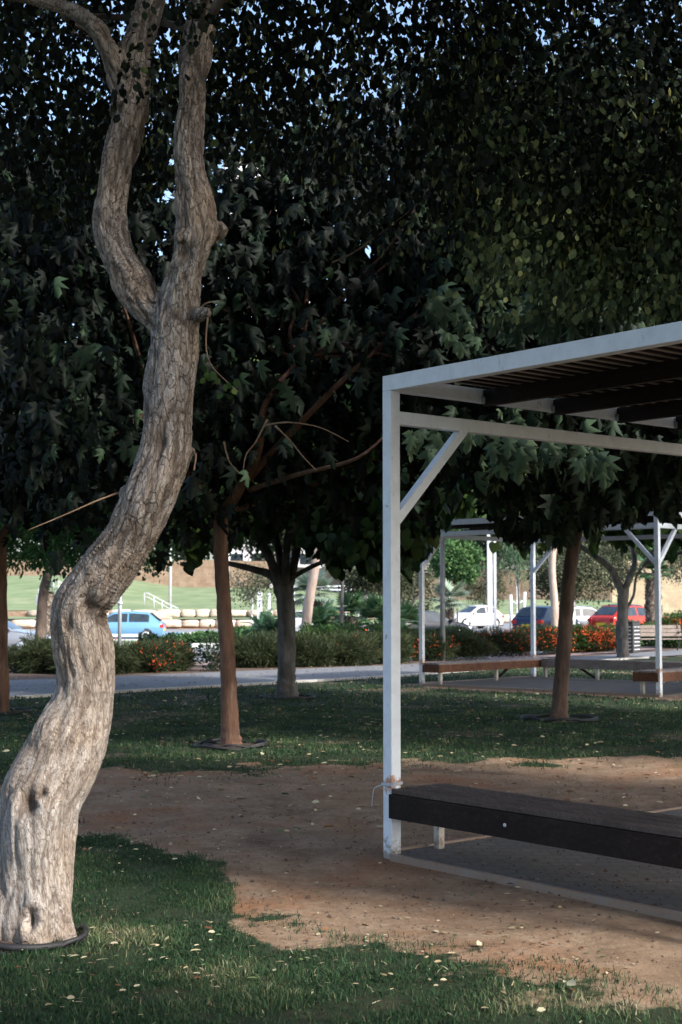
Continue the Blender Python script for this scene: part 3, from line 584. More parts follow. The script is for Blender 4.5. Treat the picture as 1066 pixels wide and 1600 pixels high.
# reddish tree behind the pale trunk
def rows(L, D): return [(W(x, y, D+d), r) for x, y, r, d in L]
b2 = G(361, 1166)
T2 = rows([(362,1190,.17,0),(361,1162,.13,0),(360,1140,.10,0),(358,1080,.092,0),(354,1000,.086,0),(347,900,.08,0),(345,840,.08,0),(347,800,.085,0)], b2.y)
fk2 = [rows([(347,808,.07,0),(322,770,.052,-.3),(290,735,.045,-.6),(240,640,.03,-1)], b2.y), rows([(347,805,.075,0),(380,755,.07,-.5),(405,700,.062,-1.0),(415,630,.045,-1.2),(470,560,.02,-1.2)], b2.y),
       rows([(385,750,.05,-.5),(470,660,.04,-1.2),(540,590,.03,-1.7),(640,500,.022,-1.7),(700,440,.010,-1.3)], b2.y), rows([(390,765,.035,-.4),(470,740,.03,-1.4),(560,715,.018,-2.2),(620,660,.008,-2.4)], b2.y), rows([(350,800,.04,0),(390,790,.03,.4),(430,770,.02,.8)], b2.y)]
def cut(lo):
    def f(P):
        x, y = proj(P); lim = np.interp(x, [p[0] for p in lo], [p[1] for p in lo]); return (y < lim+14*np.sin(x*.11)) & (P[:, 2] > 2)
    return f
low2 = [(-200,880),(0,880),(150,885),(190,880),(260,860),(300,840),(330,830),(420,830),(560,845),(600,840),(640,850),(680,840),(700,780),(730,735),(1000,735)]
lobed_tree('tree with slim reddish brown trunk and black hose ring, between pale trunk and white pergola', b2, T2, fk2,
  [(-2.3,16.2,4.6,2.0,2.2,2.2),(-.2,16,4.9,2.2,2.2,2.2),(.9,15.2,4.4,1.5,1.6,1.5),(-1.2,16.5,6.0,2.6,2.4,1.7),(-1.6,15.2,3.6,1.4,1.0,1.1),(0.2,15.2,3.5,1.2,1.0,.9),(-3.3,14.5,5.6,1.6,1.6,1.8),(1.6,15,6.0,1.6,2.0,1.5)],
  430, 26, .19, LDP, 'leaf_big', 'bark_red', .1, cut(low2), nlimb=22)
# hand-placed sprays of big leaves nearest the camera
def spray(parent, pts, m='leaf_big', size=.15, tm=LDP):
    P = np.array([tuple(W(x, y, d)) for x, y, d in pts]); N = len(P); ax = rng.normal(size=(N, 3))*.3+np.array([.1, -.1, -1.0]); nr_ = rng.normal(size=(N, 3))*.35+np.array([.1, -1, .45])
    V, fs = orient(P, ax, nr_, rng.uniform(.7, 1.3, N)*size, tm, 1.0); link('leaves', np_mesh('leaves', V, None, fs, attr=rng.uniform(.1, .95, N)), M[m], parent, True)
T2o = bpy.data.objects['tree.001']
spray(T2o, [(195,690,8.5),(205,700,8.5),(330,700,9),(318,725,9),(300,745,9),(285,770,9),(325,775,9),(345,715,9),(310,760,9.1),(430,590,9.5),(442,600,9.5),(452,612,9.4),(405,565,9.6),(462,575,9.4),(520,560,9.3),(545,570,9.3),(560,590,9.3),(570,575,9.3),(590,640,10),(150,560,8),(165,540,8),(65,560,8.2),(80,575,8.2),(130,545,8.1)], size=.125)
for pts in ([(415,665,9.3),(450,660,9.2),(500,668,9.2),(545,690,9.1)], [(418,655,9.3),(400,690,9.3),(385,710,9.3),(380,735,9.3)], [(430,665,9.2),(455,690,9.2),(475,715,9.1),(495,735,9.1)], [(350,690,9.4),(358,720,9.4),(375,740,9.4)], [(520,410,10),(560,390,10),(640,330,10)]):
    mb = MB(); limb(mb, [W(*p) for p in pts], .0075, .003, 5); mb.build('twig', M['twig'], T2o, True)
hose_ring(b2.x, b2.y, .40, 'black hose ring lying around the slim reddish trunk behind the pale tree', 4); soil_disc(b2.x, b2.y, .36)

# leaning reddish tree beyond the near pergola
b4 = G(874, 1125)
T4 = rows([(873,1140,.17,0),(874,1122,.135,0),(875,1105,.112,0),(877,1060,.105,0),(882,1000,.10,0),(887,930,.098,0),(895,860,.092,0),(906,795,.09,0)], b4.y)
fk4 = [rows([(904,800,.07,0),(870,720,.05,-.5),(800,620,.035,-1.2)], b4.y), rows([(906,798,.075,0),(930,700,.055,-.3),(960,560,.04,-.6)], b4.y), rows([(900,810,.05,0),(960,770,.04,.4),(1040,700,.03,.8)], b4.y)]
low4 = [(500,600),(655,690),(700,720),(735,745),(765,790),(780,830),(860,850),(885,830),(940,815),(1000,795),(1100,790)]
t4o = lobed_tree('tree with slim leaning red brown trunk seen between the two white pergolas', b4, T4, fk4,
  [(2.6,18.5,4.6,2.3,2.6,2.4),(4.6,19.6,4.9,2.4,2.4,2.4),(1.6,16.6,5.2,1.8,2.0,2.0),(3.3,15.6,5.6,2.0,1.8,2.0),(2.0,14.4,4.6,1.5,1.2,1.3),(4.2,19,7.2,2.8,3,1.6),(5.4,17.2,5.0,2.2,2.2,2.6),(3.4,17.5,3.3,1.7,1.2,.7)],
  740, 26, .21, LDP, 'leaf_mid', 'bark_brown', .11, cut(low4), nlimb=24)
pts = []
for cx, cy, d in ((655,690,12),(670,700,12),(790,700,11.6),(805,725,11.6),(815,700,11.6),(850,715,11.7),(880,700,11.8),(900,715,11.8),(930,715,11.8),(950,735,11.8),(775,715,11.5),(740,690,11.9),(690,690,12)):
    for k in range(4): pts.append((cx+random.uniform(-12, 12), cy+random.uniform(-26, 8), d+random.uniform(-.2, .2)))
spray(t4o, pts, 'leaf_lobed', size=.18)
pts = []
for cx, cy, d in ((860,455,10.5),(880,500,10.5),(905,470,10.6),(835,500,10.7),(950,430,10.8),(975,470,11),(900,370,10.5),(850,420,10.6),(925,500,10.4),(990,430,11),(1010,360,11),(810,450,11),(1040,460,11),(780,500,11.3),(720,520,11.5),(870,480,10.3),(760,430,11),(700,470,11.3),(960,380,11),(1030,300,11),(900,300,11),(820,360,11)):
    for k in range(10): pts.append((cx+random.uniform(-30, 30), cy+random.uniform(-30, 22), d+random.uniform(-.3, .3)))
spray(t4o, pts, 'leaf_lobed', size=.15)
hose_ring(b4.x, b4.y, .50, 'black hose ring around the leaning red brown trunk by the far pergola', 7); soil_disc(b4.x, b4.y, .42)
# grey fig tree
b3 = G(449, 1091)
T3 = rows([(450,1100,.25,0),(449,1088,.20,0),(448,1070,.165,0),(448,1040,.15,0),(448,980,.15,0),(446,940,.15,0),(443,915,.17,0)], b3.y)
fk3 = [rows([(437,925,.10,0),(425,900,.07,0),(390,888,.055,0),(355,880,.04,.2)], b3.y), rows([(440,920,.10,0),(425,880,.08,-.2),(405,835,.07,-.4),(395,790,.05,-.8)], b3.y), rows([(444,915,.09,0),(437,870,.07,.3),(430,830,.055,.6)], b3.y),
       rows([(446,915,.09,0),(447,870,.06,-.3),(452,820,.05,-.6)], b3.y), rows([(450,920,.10,0),(460,880,.075,.1),(472,830,.06,.2),(500,790,.04,.3)], b3.y), rows([(452,905,.05,0),(500,880,.035,-.4),(560,870,.03,-.8),(600,880,.02,-1)], b3.y)]
low3 = [(-100,870),(200,870),(300,880),(340,860),(390,835),(470,830),(500,880),(540,890),(560,895),(600,880),(640,890),(665,870),(690,810),(730,770),(760,760)]
lobed_tree('grey trunked tree spreading five limbs low, on the lawn before the path', b3, T3, fk3,
  [(-1.4,24.6,4.6,3.0,2.2,1.9),(.9,24.8,4.8,2.4,2.2,2.0),(-.2,24.4,4.0,2.4,1.6,1.1),(1.6,22.8,3.0,1.1,.8,.65),(0.5,23,2.6,1.0,.8,.5),(-2.5,24,3.2,1.6,1.2,.7)],
  700, 24, .2, LFG, 'leaf_fig', 'bark_fig', .16, cut(low3), nlimb=22)
hose_ring(b3.x, b3.y, .46, 'black hose ring round the grey trunk on the lawn before the path', 9)
# left edge tree
b5 = G(4, 1114)
T5 = rows([(4,1125,.12,0),(4,1108,.105,0),(2,1000,.095,0),(1,900,.09,0),(0,840,.09,0)], b5.y)
lobed_tree('tree with straight red brown trunk at the left edge of the photo', b5, T5, [rows([(0,845,.07,0),(40,770,.05,.3),(90,680,.03,.5)], b5.y), rows([(0,845,.07,0),(-60,740,.05,0)], b5.y)],
  [(-4.4,19.6,4.7,2.4,2.4,2.2),(-3.0,21,5.6,1.7,2.2,2.2),(-6.5,20,5.5,2.4,2.4,2.6),(-5.5,20,7.0,2.6,2.6,1.4)], 430, 26, .21, LDP, 'leaf_big', 'bark_red', .1, cut([(-200,860),(0,850),(40,820),(130,840),(180,870),(300,850),(400,830)]), nlimb=14)
hose_ring(b5.x, b5.y, .42, 'black hose ring around the trunk at the left edge of the photo', 12)
# feathery pale green tree, left middle (light fronds hanging behind the pale trunk)
t = thing('tree', 'tree with fine feathery bright green foliage hanging behind the pale trunk at left', 'tree', (-7.5, 27, 0))
mb = MB(); limb(mb, [(-7.5,27,0), (-7.4,27,2), (-7,26.8,4)], .14, .08, 10); limb(mb, [(-7,26.8,4), (-6,26.6,4.6), (-4.9,26.4,4)], .06, .015, 8); mb.build('trunk', M['bark_dark'], t, True)
crown('leaves', t, [(-5.6,26.6,2.95,1.7,.8,.62),(-4.4,26.4,2.8,.8,.7,.6),(-6,26.6,4.2,2.2,1.2,1.2)], 300, 60, .22, .13, LBL, 'leaf_feather', .5, .3, .6, cut([(-200,905),(30,905),(120,890),(170,880),(260,850)]), .22)
t = thing('tree', 'dark dense tree hanging low over the lawn and road at left', 'tree', (-7.6, 36, 0))
mb = MB(); limb(mb, [(-7.6,36,0), (-7.5,36,2), (-7,36,3.2)], .16, .1, 10); mb.build('trunk', M['bark_dark'], t, True)
crown('leaves', t, [(-5.6,36,3.4,2.6,1.4,1.05),(-4.1,36,3.7,1.6,1.2,1.2),(-7.2,36,4.0,2,1.4,1.5),(-5,36,5.6,3.4,1.8,2)], 500, 40, .22, .10, LSM, 'leaf_dark', .6, .4, 1, cut([(-200,900),(30,912),(150,915),(190,912),(240,905),(300,880),(340,860),(400,850)]))
# grey forked tree by the bench
b6 = G(972, 1028)
t6o = lobed_tree('grey tree forking wide behind the white pergola post at right, beside the park bench', b6, rows([(974,1036,.22,0),(974,1020,.18,0),(973,960,.16,0),(974,920,.17,0)], b6.y), 
  [rows([(972,925,.13,0),(955,890,.11,0),(925,865,.10,-.4),(905,850,.08,-.8),(880,800,.05,-1)], b6.y), rows([(975,925,.12,0),(985,900,.10,0),(992,875,.08,.2),(985,830,.06,.4),(1000,780,.05,.4)], b6.y), rows([(980,950,.05,0),(990,930,.04,0),(995,900,.03,0),(1010,880,.03,0)], b6.y)],
  [(6,39,5.2,2.6,2.2,1.6),(9,40,5.6,3.2,2.6,2),(11,39,4.6,2.2,2,1.4),(4,38.5,4.6,1.4,1.4,.9)], 420, 26, .3, LFG, 'leaf_fig', 'bark_grey', .3, cut([(600,800),(730,850),(800,870),(900,880),(960,880),(1000,870),(1100,880)]), nlimb=16, shrink=2)

# unseen trees added on the sunny side to shade the near ground
for i, (x, y, r, h) in enumerate(((7.6,5.5,3.0,6.2),(10.5,13,3.6,7),(5.0,-2.5,3.2,6.4),(13,22,3.8,7.4))):
    t = thing('tree', ['broad leafy park tree just right of the near pergola', 'broad leafy park tree right of the leaning trunk', 'broad leafy park tree behind the viewer to the right', 'broad leafy park tree right of the far pergola', 'leafy park tree behind the viewer to the left'][i], 'tree', (x, y, 0))
    mb = MB(); limb(mb, [(x, y, -.05), (x+.1, y, h*.3), (x-.1, y+.1, h*.6)], .2, .12, 12); 
    for k in range(6): wander(mb, (x-.1, y+.1, h*.55), (x+random.uniform(-1, 1)*r*.7, y+random.uniform(-1, 1)*r*.7, h+random.uniform(-1, 1)), .08, .02)
    mb.build('trunk', M['bark_red'], t, True)
    crown('leaves', t, [(x, y, h, r, r, r*.62), (x+r*.4, y-r*.3, h+.6, r*.6, r*.6, r*.5), (x-r*.4, y+r*.4, h-.3, r*.6, r*.6, r*.5)], 600, 24, .3, .22, LBG, 'leaf_big', .8, .3)

# ---------------------------------------------------------------- pergolas
def perg(o2, ax, ay, z0, name, label, la, lb, near=True, mw='white', H=3.06):
    """o2 corner, ax / ay unit directions; returns thing and a local->world function"""
    t = thing(name, label, 'pergola', (o2.x, o2.y, z0)); s = .08
    L = lambda u, v, z: Vector((o2.x+ax.x*u+ay.x*v, o2.y+ax.y*u+ay.y*v, z0+z)); A3 = Vector((ax.x, ax.y, 0)); B3 = Vector((ay.x, ay.y, 0)); bv = .004 if near else 0
    for u in (s/2, la-s/2):
        for v in (s/2, lb-s/2): MB().bar(L(u, v, -.1), L(u, v, H-.1), s, s, A3).build('post', M[mw], t, True, bv)
    for v in (s/2, lb-s/2): MB().bar(L(0, v, H-.05), L(la, v, H-.05), .1, s, (0, 0, 1)).build('beam', M[mw], t, True, bv)
    for u in (s/2, la-s/2): MB().bar(L(u, s+.002, H-.055), L(u, lb-s-.002, H-.055), .09, s-.01, (0, 0, 1)).build('beam', M[mw], t, True, bv)
    for u in (s/2, la-s/2): MB().bar(L(u, s+.001, H-.27), L(u, lb-s-.001, H-.27), .085, s-.012, (0, 0, 1)).build('tie_beam', M[mw], t, True, bv)
    for v in (s/2, lb-s/2) if not near else (lb-s/2,): MB().bar(L(s+.001, v, H-.27), L(la-s-.001, v, H-.27), .085, s-.012, (0, 0, 1)).build('tie_beam', M[mw], t, True, bv)
    for u in (s/2, la-s/2):
        for a, b in (((s-.01, .68), (lb-s+.01, lb-.68)) if near else ((s-.01, .68),)): MB().bar(L(u, a, H-.93), L(u, b, H-.3), .062, .062, A3).build('brace', M[mw], t, True, bv)
    if not near:
        for v in (s/2, lb-s/2):
            for a, b in (((la-s+.01, la-.68),) if v < 1 else ((s-.01, .68), (la-s+.01, la-.68))): MB().bar(L(a, v, H-.93), L(b, v, H-.3), .062, .062, B3).build('brace', M[mw], t, True)
    v = .853
    while v < lb-.3:
        MB().bar(L(s+.01, v, H-.075), L(la-s-.01, v, H-.075), .11, .045, (0, 0, 1)).build('rafter', M['wood_dark'], t, True)
        if near: MB().bar(L(s+.012, v-.028, H-.09), L(s+.012, v+.035, H-.09), .05, .03, (0, 0, 1)).build('bracket', M['steel_grey'], t, True, .003)
        v += .70
    mb = MB(); u = .15
    while u < la-.1: mb.bar(L(u, .09, H+.0), L(u, lb-.09, H+.0), .013, .05, (0, 0, 1)); u += .115
    mb.build('roof_slats', M['wood_slat' if near else 'wood_dark'], t, True)
    mb = MB(); u = .21
    while u < la-.1: mb.bar(L(u, .09, H+.0), L(u, lb-.09, H+.0), .03, .03, (0, 0, 1)); u += .115
    mb.build('roof_battens', M['wood_dark'], t, True)  # dark bars added between slats to imitate their shaded sides
    return t, L, A3, B3
def bench(L, A3, B3, u0, u1, v0, v1, along, label, z0, big=True, mface='wood_dark', mtop='wood_top', gap=()):
    """slatted bench occupying u0..u1 x v0..v1"""
    o = L((u0+u1)/2, (v0+v1)/2, 0); t = thing('bench', label, 'bench', (o.x, o.y, z0)); bv = .004 if big else 0
    H = .44; d = A3 if along == 'u' else B3; sdv = B3 if along == 'u' else A3
    a0, a1, b0, b1 = (u0, u1, v0, v1) if along == 'u' else (v0, v1, u0, u1)
    Q = (lambda a, b, z: L(a, b, z)) if along == 'u' else (lambda a, b, z: L(b, a, z))
    n = 4; wd = (b1-b0-.012)/n
    for i in range(n):
        if i in gap: continue
        MB().bar(Q(a0+.005, b0+.006+wd*(i+.5), H-.015), Q(a1-.005, b0+.006+wd*(i+.5), H-.015), wd-.024, .03, sdv).build('seat_board', M[mtop], t, True, bv)
    for b in (b0+.0225, b1-.0225): MB().bar(Q(a0, b, H-.107), Q(a1, b, H-.107), .045, .15, sdv).build('side_board', M[mface], t, True, bv)
    for a in (a0+.0225, a1-.0225): MB().bar(Q(a, b0+.047, H-.109), Q(a, b1-.047, H-.109), .045, .14, d).build('end_board', M[mface], t, True, bv)
    return t, Q
np_, L, A3, B3 = perg(P0, nA, nB, 0, 'pergola', 'white steel pergola with dark slatted roof standing over the nearest bench', 4.6, 4.2)
# rust and drips are in the paint; base plate
b, Q = bench(L, A3, B3, .075, 4.4, -.022, .455, 'u', 'long dark brown slatted bench fixed beside the nearest white post', 0)
b.parent = None
for a_, bb in ((.05, .40), (3.6, .40), (3.6, .06)): MB().bar(Q(a_+.04, bb, -.02), Q(a_+.04, bb, .262), .05, .05, A3).build('leg', M['white_dirty'], b, True, .003)
mb = MB()
bolt = Q(1.08, -.023, .335); mb.tube([bolt, bolt-B3*.006], .011, 10); mb.build('bolt', M['white_plain'], b, True)
# string tied on post
t = thing('string', 'pale plastic string tied around the nearest post above the bench', 'string', (P0.x, P0.y, .5)); mb = MB()
for k in range(3):
    z = .455+k*.006; mb.tube([L(-.006, -.006, z), L(.086, -.006, z+.004), L(.086, .086, z+.01), L(-.006, .086, z+.004), L(-.006, -.006, z)], .004, 5)
for pts in ([(-.006,-.008,.455),(-.07,-.01,.43),(-.10,.0,.38),(-.11,0,.31)], [(.0,-.008,.46),(.09,-.02,.47),(.15,-.03,.50)], [(.0,-.01,.46),(.10,-.03,.462),(.17,-.03,.452)]): limb(mb, [L(*p) for p in pts], .004, .002, 5)
mb.build('strand', M['white_plain'], t, True)
# paved floors
def floor(L, la, lb, name, z=.03, tile='pavers'):
    mb = MB(); mb.add([L(.0, .0, z), L(la, 0, z), L(la, lb, z), L(0, lb, z), L(0, 0, -.2), L(la, 0, -.2), L(la, lb, -.2), L(0, lb, -.2)], [(0,1,2,3),(0,4,5,1),(1,5,6,2),(2,6,7,3),(3,7,4,0)])
    tag(mb.build(name, M[tile]), kind='structure')
    mb = MB(); mb.bar(L(.1, -.02, .018), L(la, -.02, .018), .03, .05, L(0, 1, 0)-L(0, 0, 0)); mb.bar(L(-.02, .1, .018), L(-.02, lb, .018), .03, .05, L(1, 0, 0)-L(0, 0, 0)); tag(mb.build('paving_edge', M['kerb_steel']), kind='structure')
floor(L, 4.6, 4.2, 'paved_floor')
# far pergola
ft_, L2, A4, B4 = perg(C0, fA, fB, 0, 'pergola', 'second white pergola with benches around its edge, standing beyond the lawn', 5.3, 3.9, False, H=3.22)
floor(L2, 5.3, 3.9, 'paved_floor')
def legs(t, Q, L_):
    for a, b, a2, b2 in L_:
        MB().bar(Q(a, b, -.02), Q(a, b, .26), .06, .06, A4).build('leg', M['white_dirty'], t, True)
        if a2 is not None: MB().bar(Q(a, b, .05), Q(a2, b2, .26), .04, .04, A4).build('strut', M['wood_dark'], t, True)
b, Q = bench(L2, A4, B4, .02, .5, .0, 3.85, 'v', 'red brown bench along the left side of the second pergola', 0, False, 'wood_red', 'wood_grey')
legs(b, Q, [(.1, .45, None, 0), (2.0, .4, 2.4, .4), (3.7, .45, None, 0)])
b, Q = bench(L2, A4, B4, .55, 5.2, 3.4, 3.86, 'u', 'long worn grey bench along the back of the second pergola, a seat board missing', 0, False, 'wood_grey', 'wood_grey', (1,))
legs(b, Q, [(1.9, 3.44, 1.5, 3.44), (3.4, 3.44, 3.0, 3.44), (5.0, 3.44, None, 0)])
b, Q = bench(L2, A4, B4, 4.78, 5.27, -.02, 3.3, 'v', 'red brown bench along the right side of the second pergola, beside its right post', 0, False, 'wood_red', 'wood_grey')
legs(b, Q, [(.1, 4.9, None, 0), (1.8, 5.0, None, 0)])
# third pergola seen far away
p3 = W(459, 985, 92); o3 = Vector((p3.x, 92)); 
perg(o3, Vector((.97, .24)), Vector((-.24, .97)), tz(p3.x, 92)+.15, 'pergola', 'small far white pergola beyond the road, between trunks and palms', 4.4, 3.6, False, 'white_plain')
# ---------------------------------------------------------------- shrubs
BU = (np.array([[-.5,0,0],[.5,0,0],[.45,.55,.06],[-.45,.55,.06],[0,1,-.12]]), [(0,1,2,3),(3,2,4)])
def bush(name, label, cat, x, y, rx, ry, h, n, m='bush', fl=0, size=.17, wdt=.07, tm=BU, z=None, group=None, droop=.0, flz=.5):
    z = tz(x, y) if z is None else z; t = thing(name, label, cat, (x, y, z), 0, group)
    d = rng.normal(size=(n, 3)); d[:, 2] = np.abs(d[:, 2])*1.0-.45; d /= np.linalg.norm(d, axis=1)[:, None]
    lump = np.array([.78+.42*noise.noise(Vector((a*2.3+x, b*2.3+y, c*2.3))) for a, b, c in d])
    r = (.35+.65*rng.random(n)**.45)*lump*1.18; P = d*r[:, None]*np.array([rx, ry, h*.62]); P[:, 2] += h*.42; P[:, 2] = np.where(P[:, 2] < .04, rng.uniform(.02, .3, n), P[:, 2])
    ax = d+rng.normal(size=(n, 3))*.5; ax[:, 2] += .25-droop; v = np.clip(rng.normal(.4, .22, n)+.5*(lump-.78), 0, 1)
    V, fs = orient(P, ax, rng.normal(size=(n, 3)), rng.uniform(.6, 1.2, n)*size, tm, wdt if tm is BU else 1)
    link('leaves', np_mesh('leaves', V, None, fs, attr=v), M[m], t)
    mb = MB()
    for i in range(9):
        a = random.uniform(0, 6.28); limb(mb, [(0, 0, 0), (math.cos(a)*rx*.3, math.sin(a)*ry*.3, h*.4), (math.cos(a)*rx*.7, math.sin(a)*ry*.7, h*.75)], .015, .004, 5)
    mb.build('stems', M['bark_dark'], t)
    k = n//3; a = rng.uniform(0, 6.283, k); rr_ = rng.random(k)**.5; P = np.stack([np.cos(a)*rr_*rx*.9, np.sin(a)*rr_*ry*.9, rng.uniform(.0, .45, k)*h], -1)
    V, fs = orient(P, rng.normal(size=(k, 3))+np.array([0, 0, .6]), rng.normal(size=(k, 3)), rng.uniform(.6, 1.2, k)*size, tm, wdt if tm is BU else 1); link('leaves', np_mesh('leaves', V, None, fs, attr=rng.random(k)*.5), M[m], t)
    if fl:
        nc = max(4, fl//14); dc = rng.normal(size=(nc, 3)); dc[:, 1] -= .6; dc[:, 2] = np.abs(dc[:, 2])*.8; dc /= np.linalg.norm(dc, axis=1)[:, None]
        C = dc*np.array([rx, ry, h*.62])*1.0; C[:, 2] += h*.36; ci = rng.integers(0, nc, fl); P = C[ci]+rng.normal(size=(fl, 3))*np.array([.09, .09, .12])
        V, fs = orient(P, rng.normal(size=(fl, 3))*.6+np.array([0, 0, -.3]), rng.normal(size=(fl, 3)), rng.uniform(.6, 1.2, fl)*.07, LSM, .6)
        tag(link('flowers', np_mesh('flowers', V, None, fs, attr=rng.random(fl)), M['flower'], t), kind='stuff')
    return t
gB = 'feathery shrubs lining the far side of the path'
def hb(px, py): return G(px, py)
L_ = [(140,1060,.85,0.72,0,'dark shrub at far left behind the pale trunk, left edge of the path'), (60,1058,.8,0.75,0,'dark green shrub left of the pale trunk, below the silver car'),
      (205,1057,.85,0.66,80,'shrub with a few red flowers just right of the pale trunk'), (252,1055,.6,0.66,60,'low shrub with red flower sprigs in front of the blue car'),
      (395,1049,.9,0.80,0,'tall feathery green shrub left of the grey trunk'), (460,1048,1.0,0.84,0,'feathery green shrub directly behind the grey trunk'), (528,1046,1.0,0.81,10,'feathery shrub right of the grey trunk'), (585,1043,.95,0.80,20,'feathery shrub left of the nearest white post'),
      (650,1037,1.1,0.76,60,'shrub with small orange flowers behind the left far pergola post'), (712,1034,1.0,0.76,40,'shrub behind the end of the far red brown bench'), (775,1030,1.1,0.78,260,'shrub with an upright spike of orange flowers below the paired white posts'),
      (840,1024,1.1,0.82,420,'orange flowering shrub behind the far middle post'), (905,1022,1.1,0.82,700,'densest orange flowering shrub, right of the leaning red trunk'), (930,1022,.8,0.72,420,'orange flowering shrub left of the slotted litter bin')]
for px, py, r, h, fl, lab in L_:
    g = hb(px, py-4); g.y += .5; bush('shrub', lab, 'shrub', g.x, g.y, r*1.08, .7, h*1.0, 9500, 'bush', int(fl*1.3), group=gB, z=0)
g = G(335, 1050); bush('shrub', 'small sparse dark shrub with upright stems left of the slim reddish trunk', 'shrub', g.x, g.y, .4, .35, .95, 650, 'leaf_dark', 0, .07, tm=LSM, z=0)
g = G(238, 1040, 0); bush('shrub', 'dark round leaved bush behind the red flowered shrubs, under the blue car', 'shrub', g.x+.0, g.y+1, .9, .6, .74, 3800, 'leaf_dark', 0, .09, tm=LSM, z=0)
for px, Y, r, h, lab in ((560,41,1.3,1.0,'clipped bright green hedge bush behind the feathery shrubs, left of the near post'), (500,40,1.0,.98,'clipped green hedge bush under the tan leaning trunk'), (625,43,1.3,.84,'clipped green hedge bush left of the round grey pole'), (700,45,1.3,.8,'clipped green hedge bush under the white hatchback'), (935,50,1.3,.78,'green hedge bush under the red car'), (1010,52,1.6,.9,'dark green bush behind the park bench'), (1062,50,1.0,1.3,'orange flowering bush at the right edge behind the bench'), (890,48,1.1,.82,'green hedge bush under the silver car')):
    p = W(px, 1000, Y); bush('shrub', lab, 'shrub', p.x, Y, r, .7, h, 5200, 'hedge', 300 if 'orange' in lab else 0, .085, tm=LSM, z=0)
for px, Y, r, h, lab in ((330,69.5,2.2,.5,'low spreading green shrub on the road median, left'), (390,70,1.6,.75,'low spreading green shrub on the road median, right')):
    p = W(px, 1000, Y); bush('shrub', lab, 'shrub', p.x, Y, r, 1.1, h, 4200, 'leaf_fargreen', 0, .13, tm=LSM, z=-.32)

# ---------------------------------------------------------------- far trees
def far_tree(label, px, Y, th, r, cr, lm='leaf_far', bark='bark_white', n=260, per=30, size=.11, lean=0, zoff=None, flat=.7, tw_=.18, cx=0, z1=None, sig=.28, name='tree'):
    p = W(px, 950, Y); z = tz(p.x, Y); t = thing(name, label, 'tree', (p.x, Y, z)); mb = MB(); h = th
    tw_ *= .5; limb(mb, [(0, 0, -.1), (lean*.5, 0, h*.5), (lean, 0, h)], tw_, tw_*.75, 10); mb.build('trunk', M[bark], t)
    mb = MB()
    bl = [(lean+cx, 0, h+cr*flat*.6, cr, cr, cr*flat)]
    for i in range(4): a = random.uniform(0, 6.28); bl.append((lean+cx+math.cos(a)*cr*.55, math.sin(a)*cr*.5, h+cr*flat*.6+random.uniform(-.3, .5)*cr*flat, cr*.5, cr*.5, cr*.45*flat))
    o, C = crown('leaves', t, bl, n, per, sig*cr/2, size, LSM, lm, .3, .55, 1, None, 1.0, False)
    for i in range(9): wander(mb, (lean, 0, h-.05), tuple(C[i]), tw_*.6, .02, .2, 6, i)
    mb.build('branch', M['bark_grey'], t); return t
far_tree('small round olive tree with white trunk behind the white hatchback', 757, 112, 1.7, .1, 1.65, n=260, flat=1.2, tw_=.16)
far_tree('olive grey tree with white trunk right of the leaning red trunk', 896, 62, 2.25, .1, 1.9, n=360, cx=.1, flat=.55, tw_=.2)
far_tree('tree with whitewashed grey trunk in front of the yellow wall', 969, 84, 3.2, .1, 1.4, n=220, cx=-.3, flat=.8, tw_=.26)
far_tree('tree with thick whitewashed trunk behind the clipped hedge left of the near post', 570, 56, 2.65, .1, 1.4, n=240, cx=.5, flat=.5, tw_=.3)
far_tree('slim white trunked tree with sparse pale crown beyond the median', 394, 84, 2.4, .1, 1.7, n=130, per=18, flat=.8, tw_=.17)
far_tree('bright green tree above the stone wall seen through the far pergola', 715, 78, 3.4, .1, 1.3, 'leaf_fargreen', 'bark_dark', n=260, flat=.8, tw_=.12, size=.18)
far_tree('olive grey leafy tree behind the left post of the far pergola', 640, 74, 1.4, .1, 1.25, n=240, flat=1.4, tw_=.2)
far_tree('twiggy pale tree between the paired posts and far middle post', 808, 100, 4.0, .1, 1.8, n=70, per=14, flat=.9, tw_=.1)
far_tree('pale olive tree at the right edge above the yellow wall', 1072, 90, 3.4, .1, 1.6, n=200, flat=.7, tw_=.2)
far_tree('green tree behind the stone wall, far middle', 830, 165, 6, .1, 6, 'leaf_far', 'bark_dark', n=420, size=.4, flat=.8, tw_=.3)
for i, (px, r, Y, h) in enumerate(((300,5,186,6.0),(140,5,190,6),(-20,6,190,6),(420,6,184,6.0),(520,6,180,6),(650,6,176,6.5),(760,6,180,6.5),(930,6,170,6.5),(1050,6.5,172,5.5),(1180,6,170,6))):
    far_tree(['tree behind the brick wall above the white handrails', 'tree on the hilltop above the street sign', 'tree on the hilltop at the far left', 'tree behind the wall above the grey trunk', 'tree behind the wall above the palms', 'tree behind the wall left of the far pergola', 'tree behind the stone wall above the white hatchback', 'tree behind the stone wall above the red car', 'tree behind the yellow wall at right', 'tree behind the yellow wall beyond the right edge'][i], px, Y, h, .1, r, ['leaf_dark', 'leaf_far', 'leaf_fargreen'][i % 3], 'bark_dark', n=330, size=.45, flat=.7, tw_=.3)
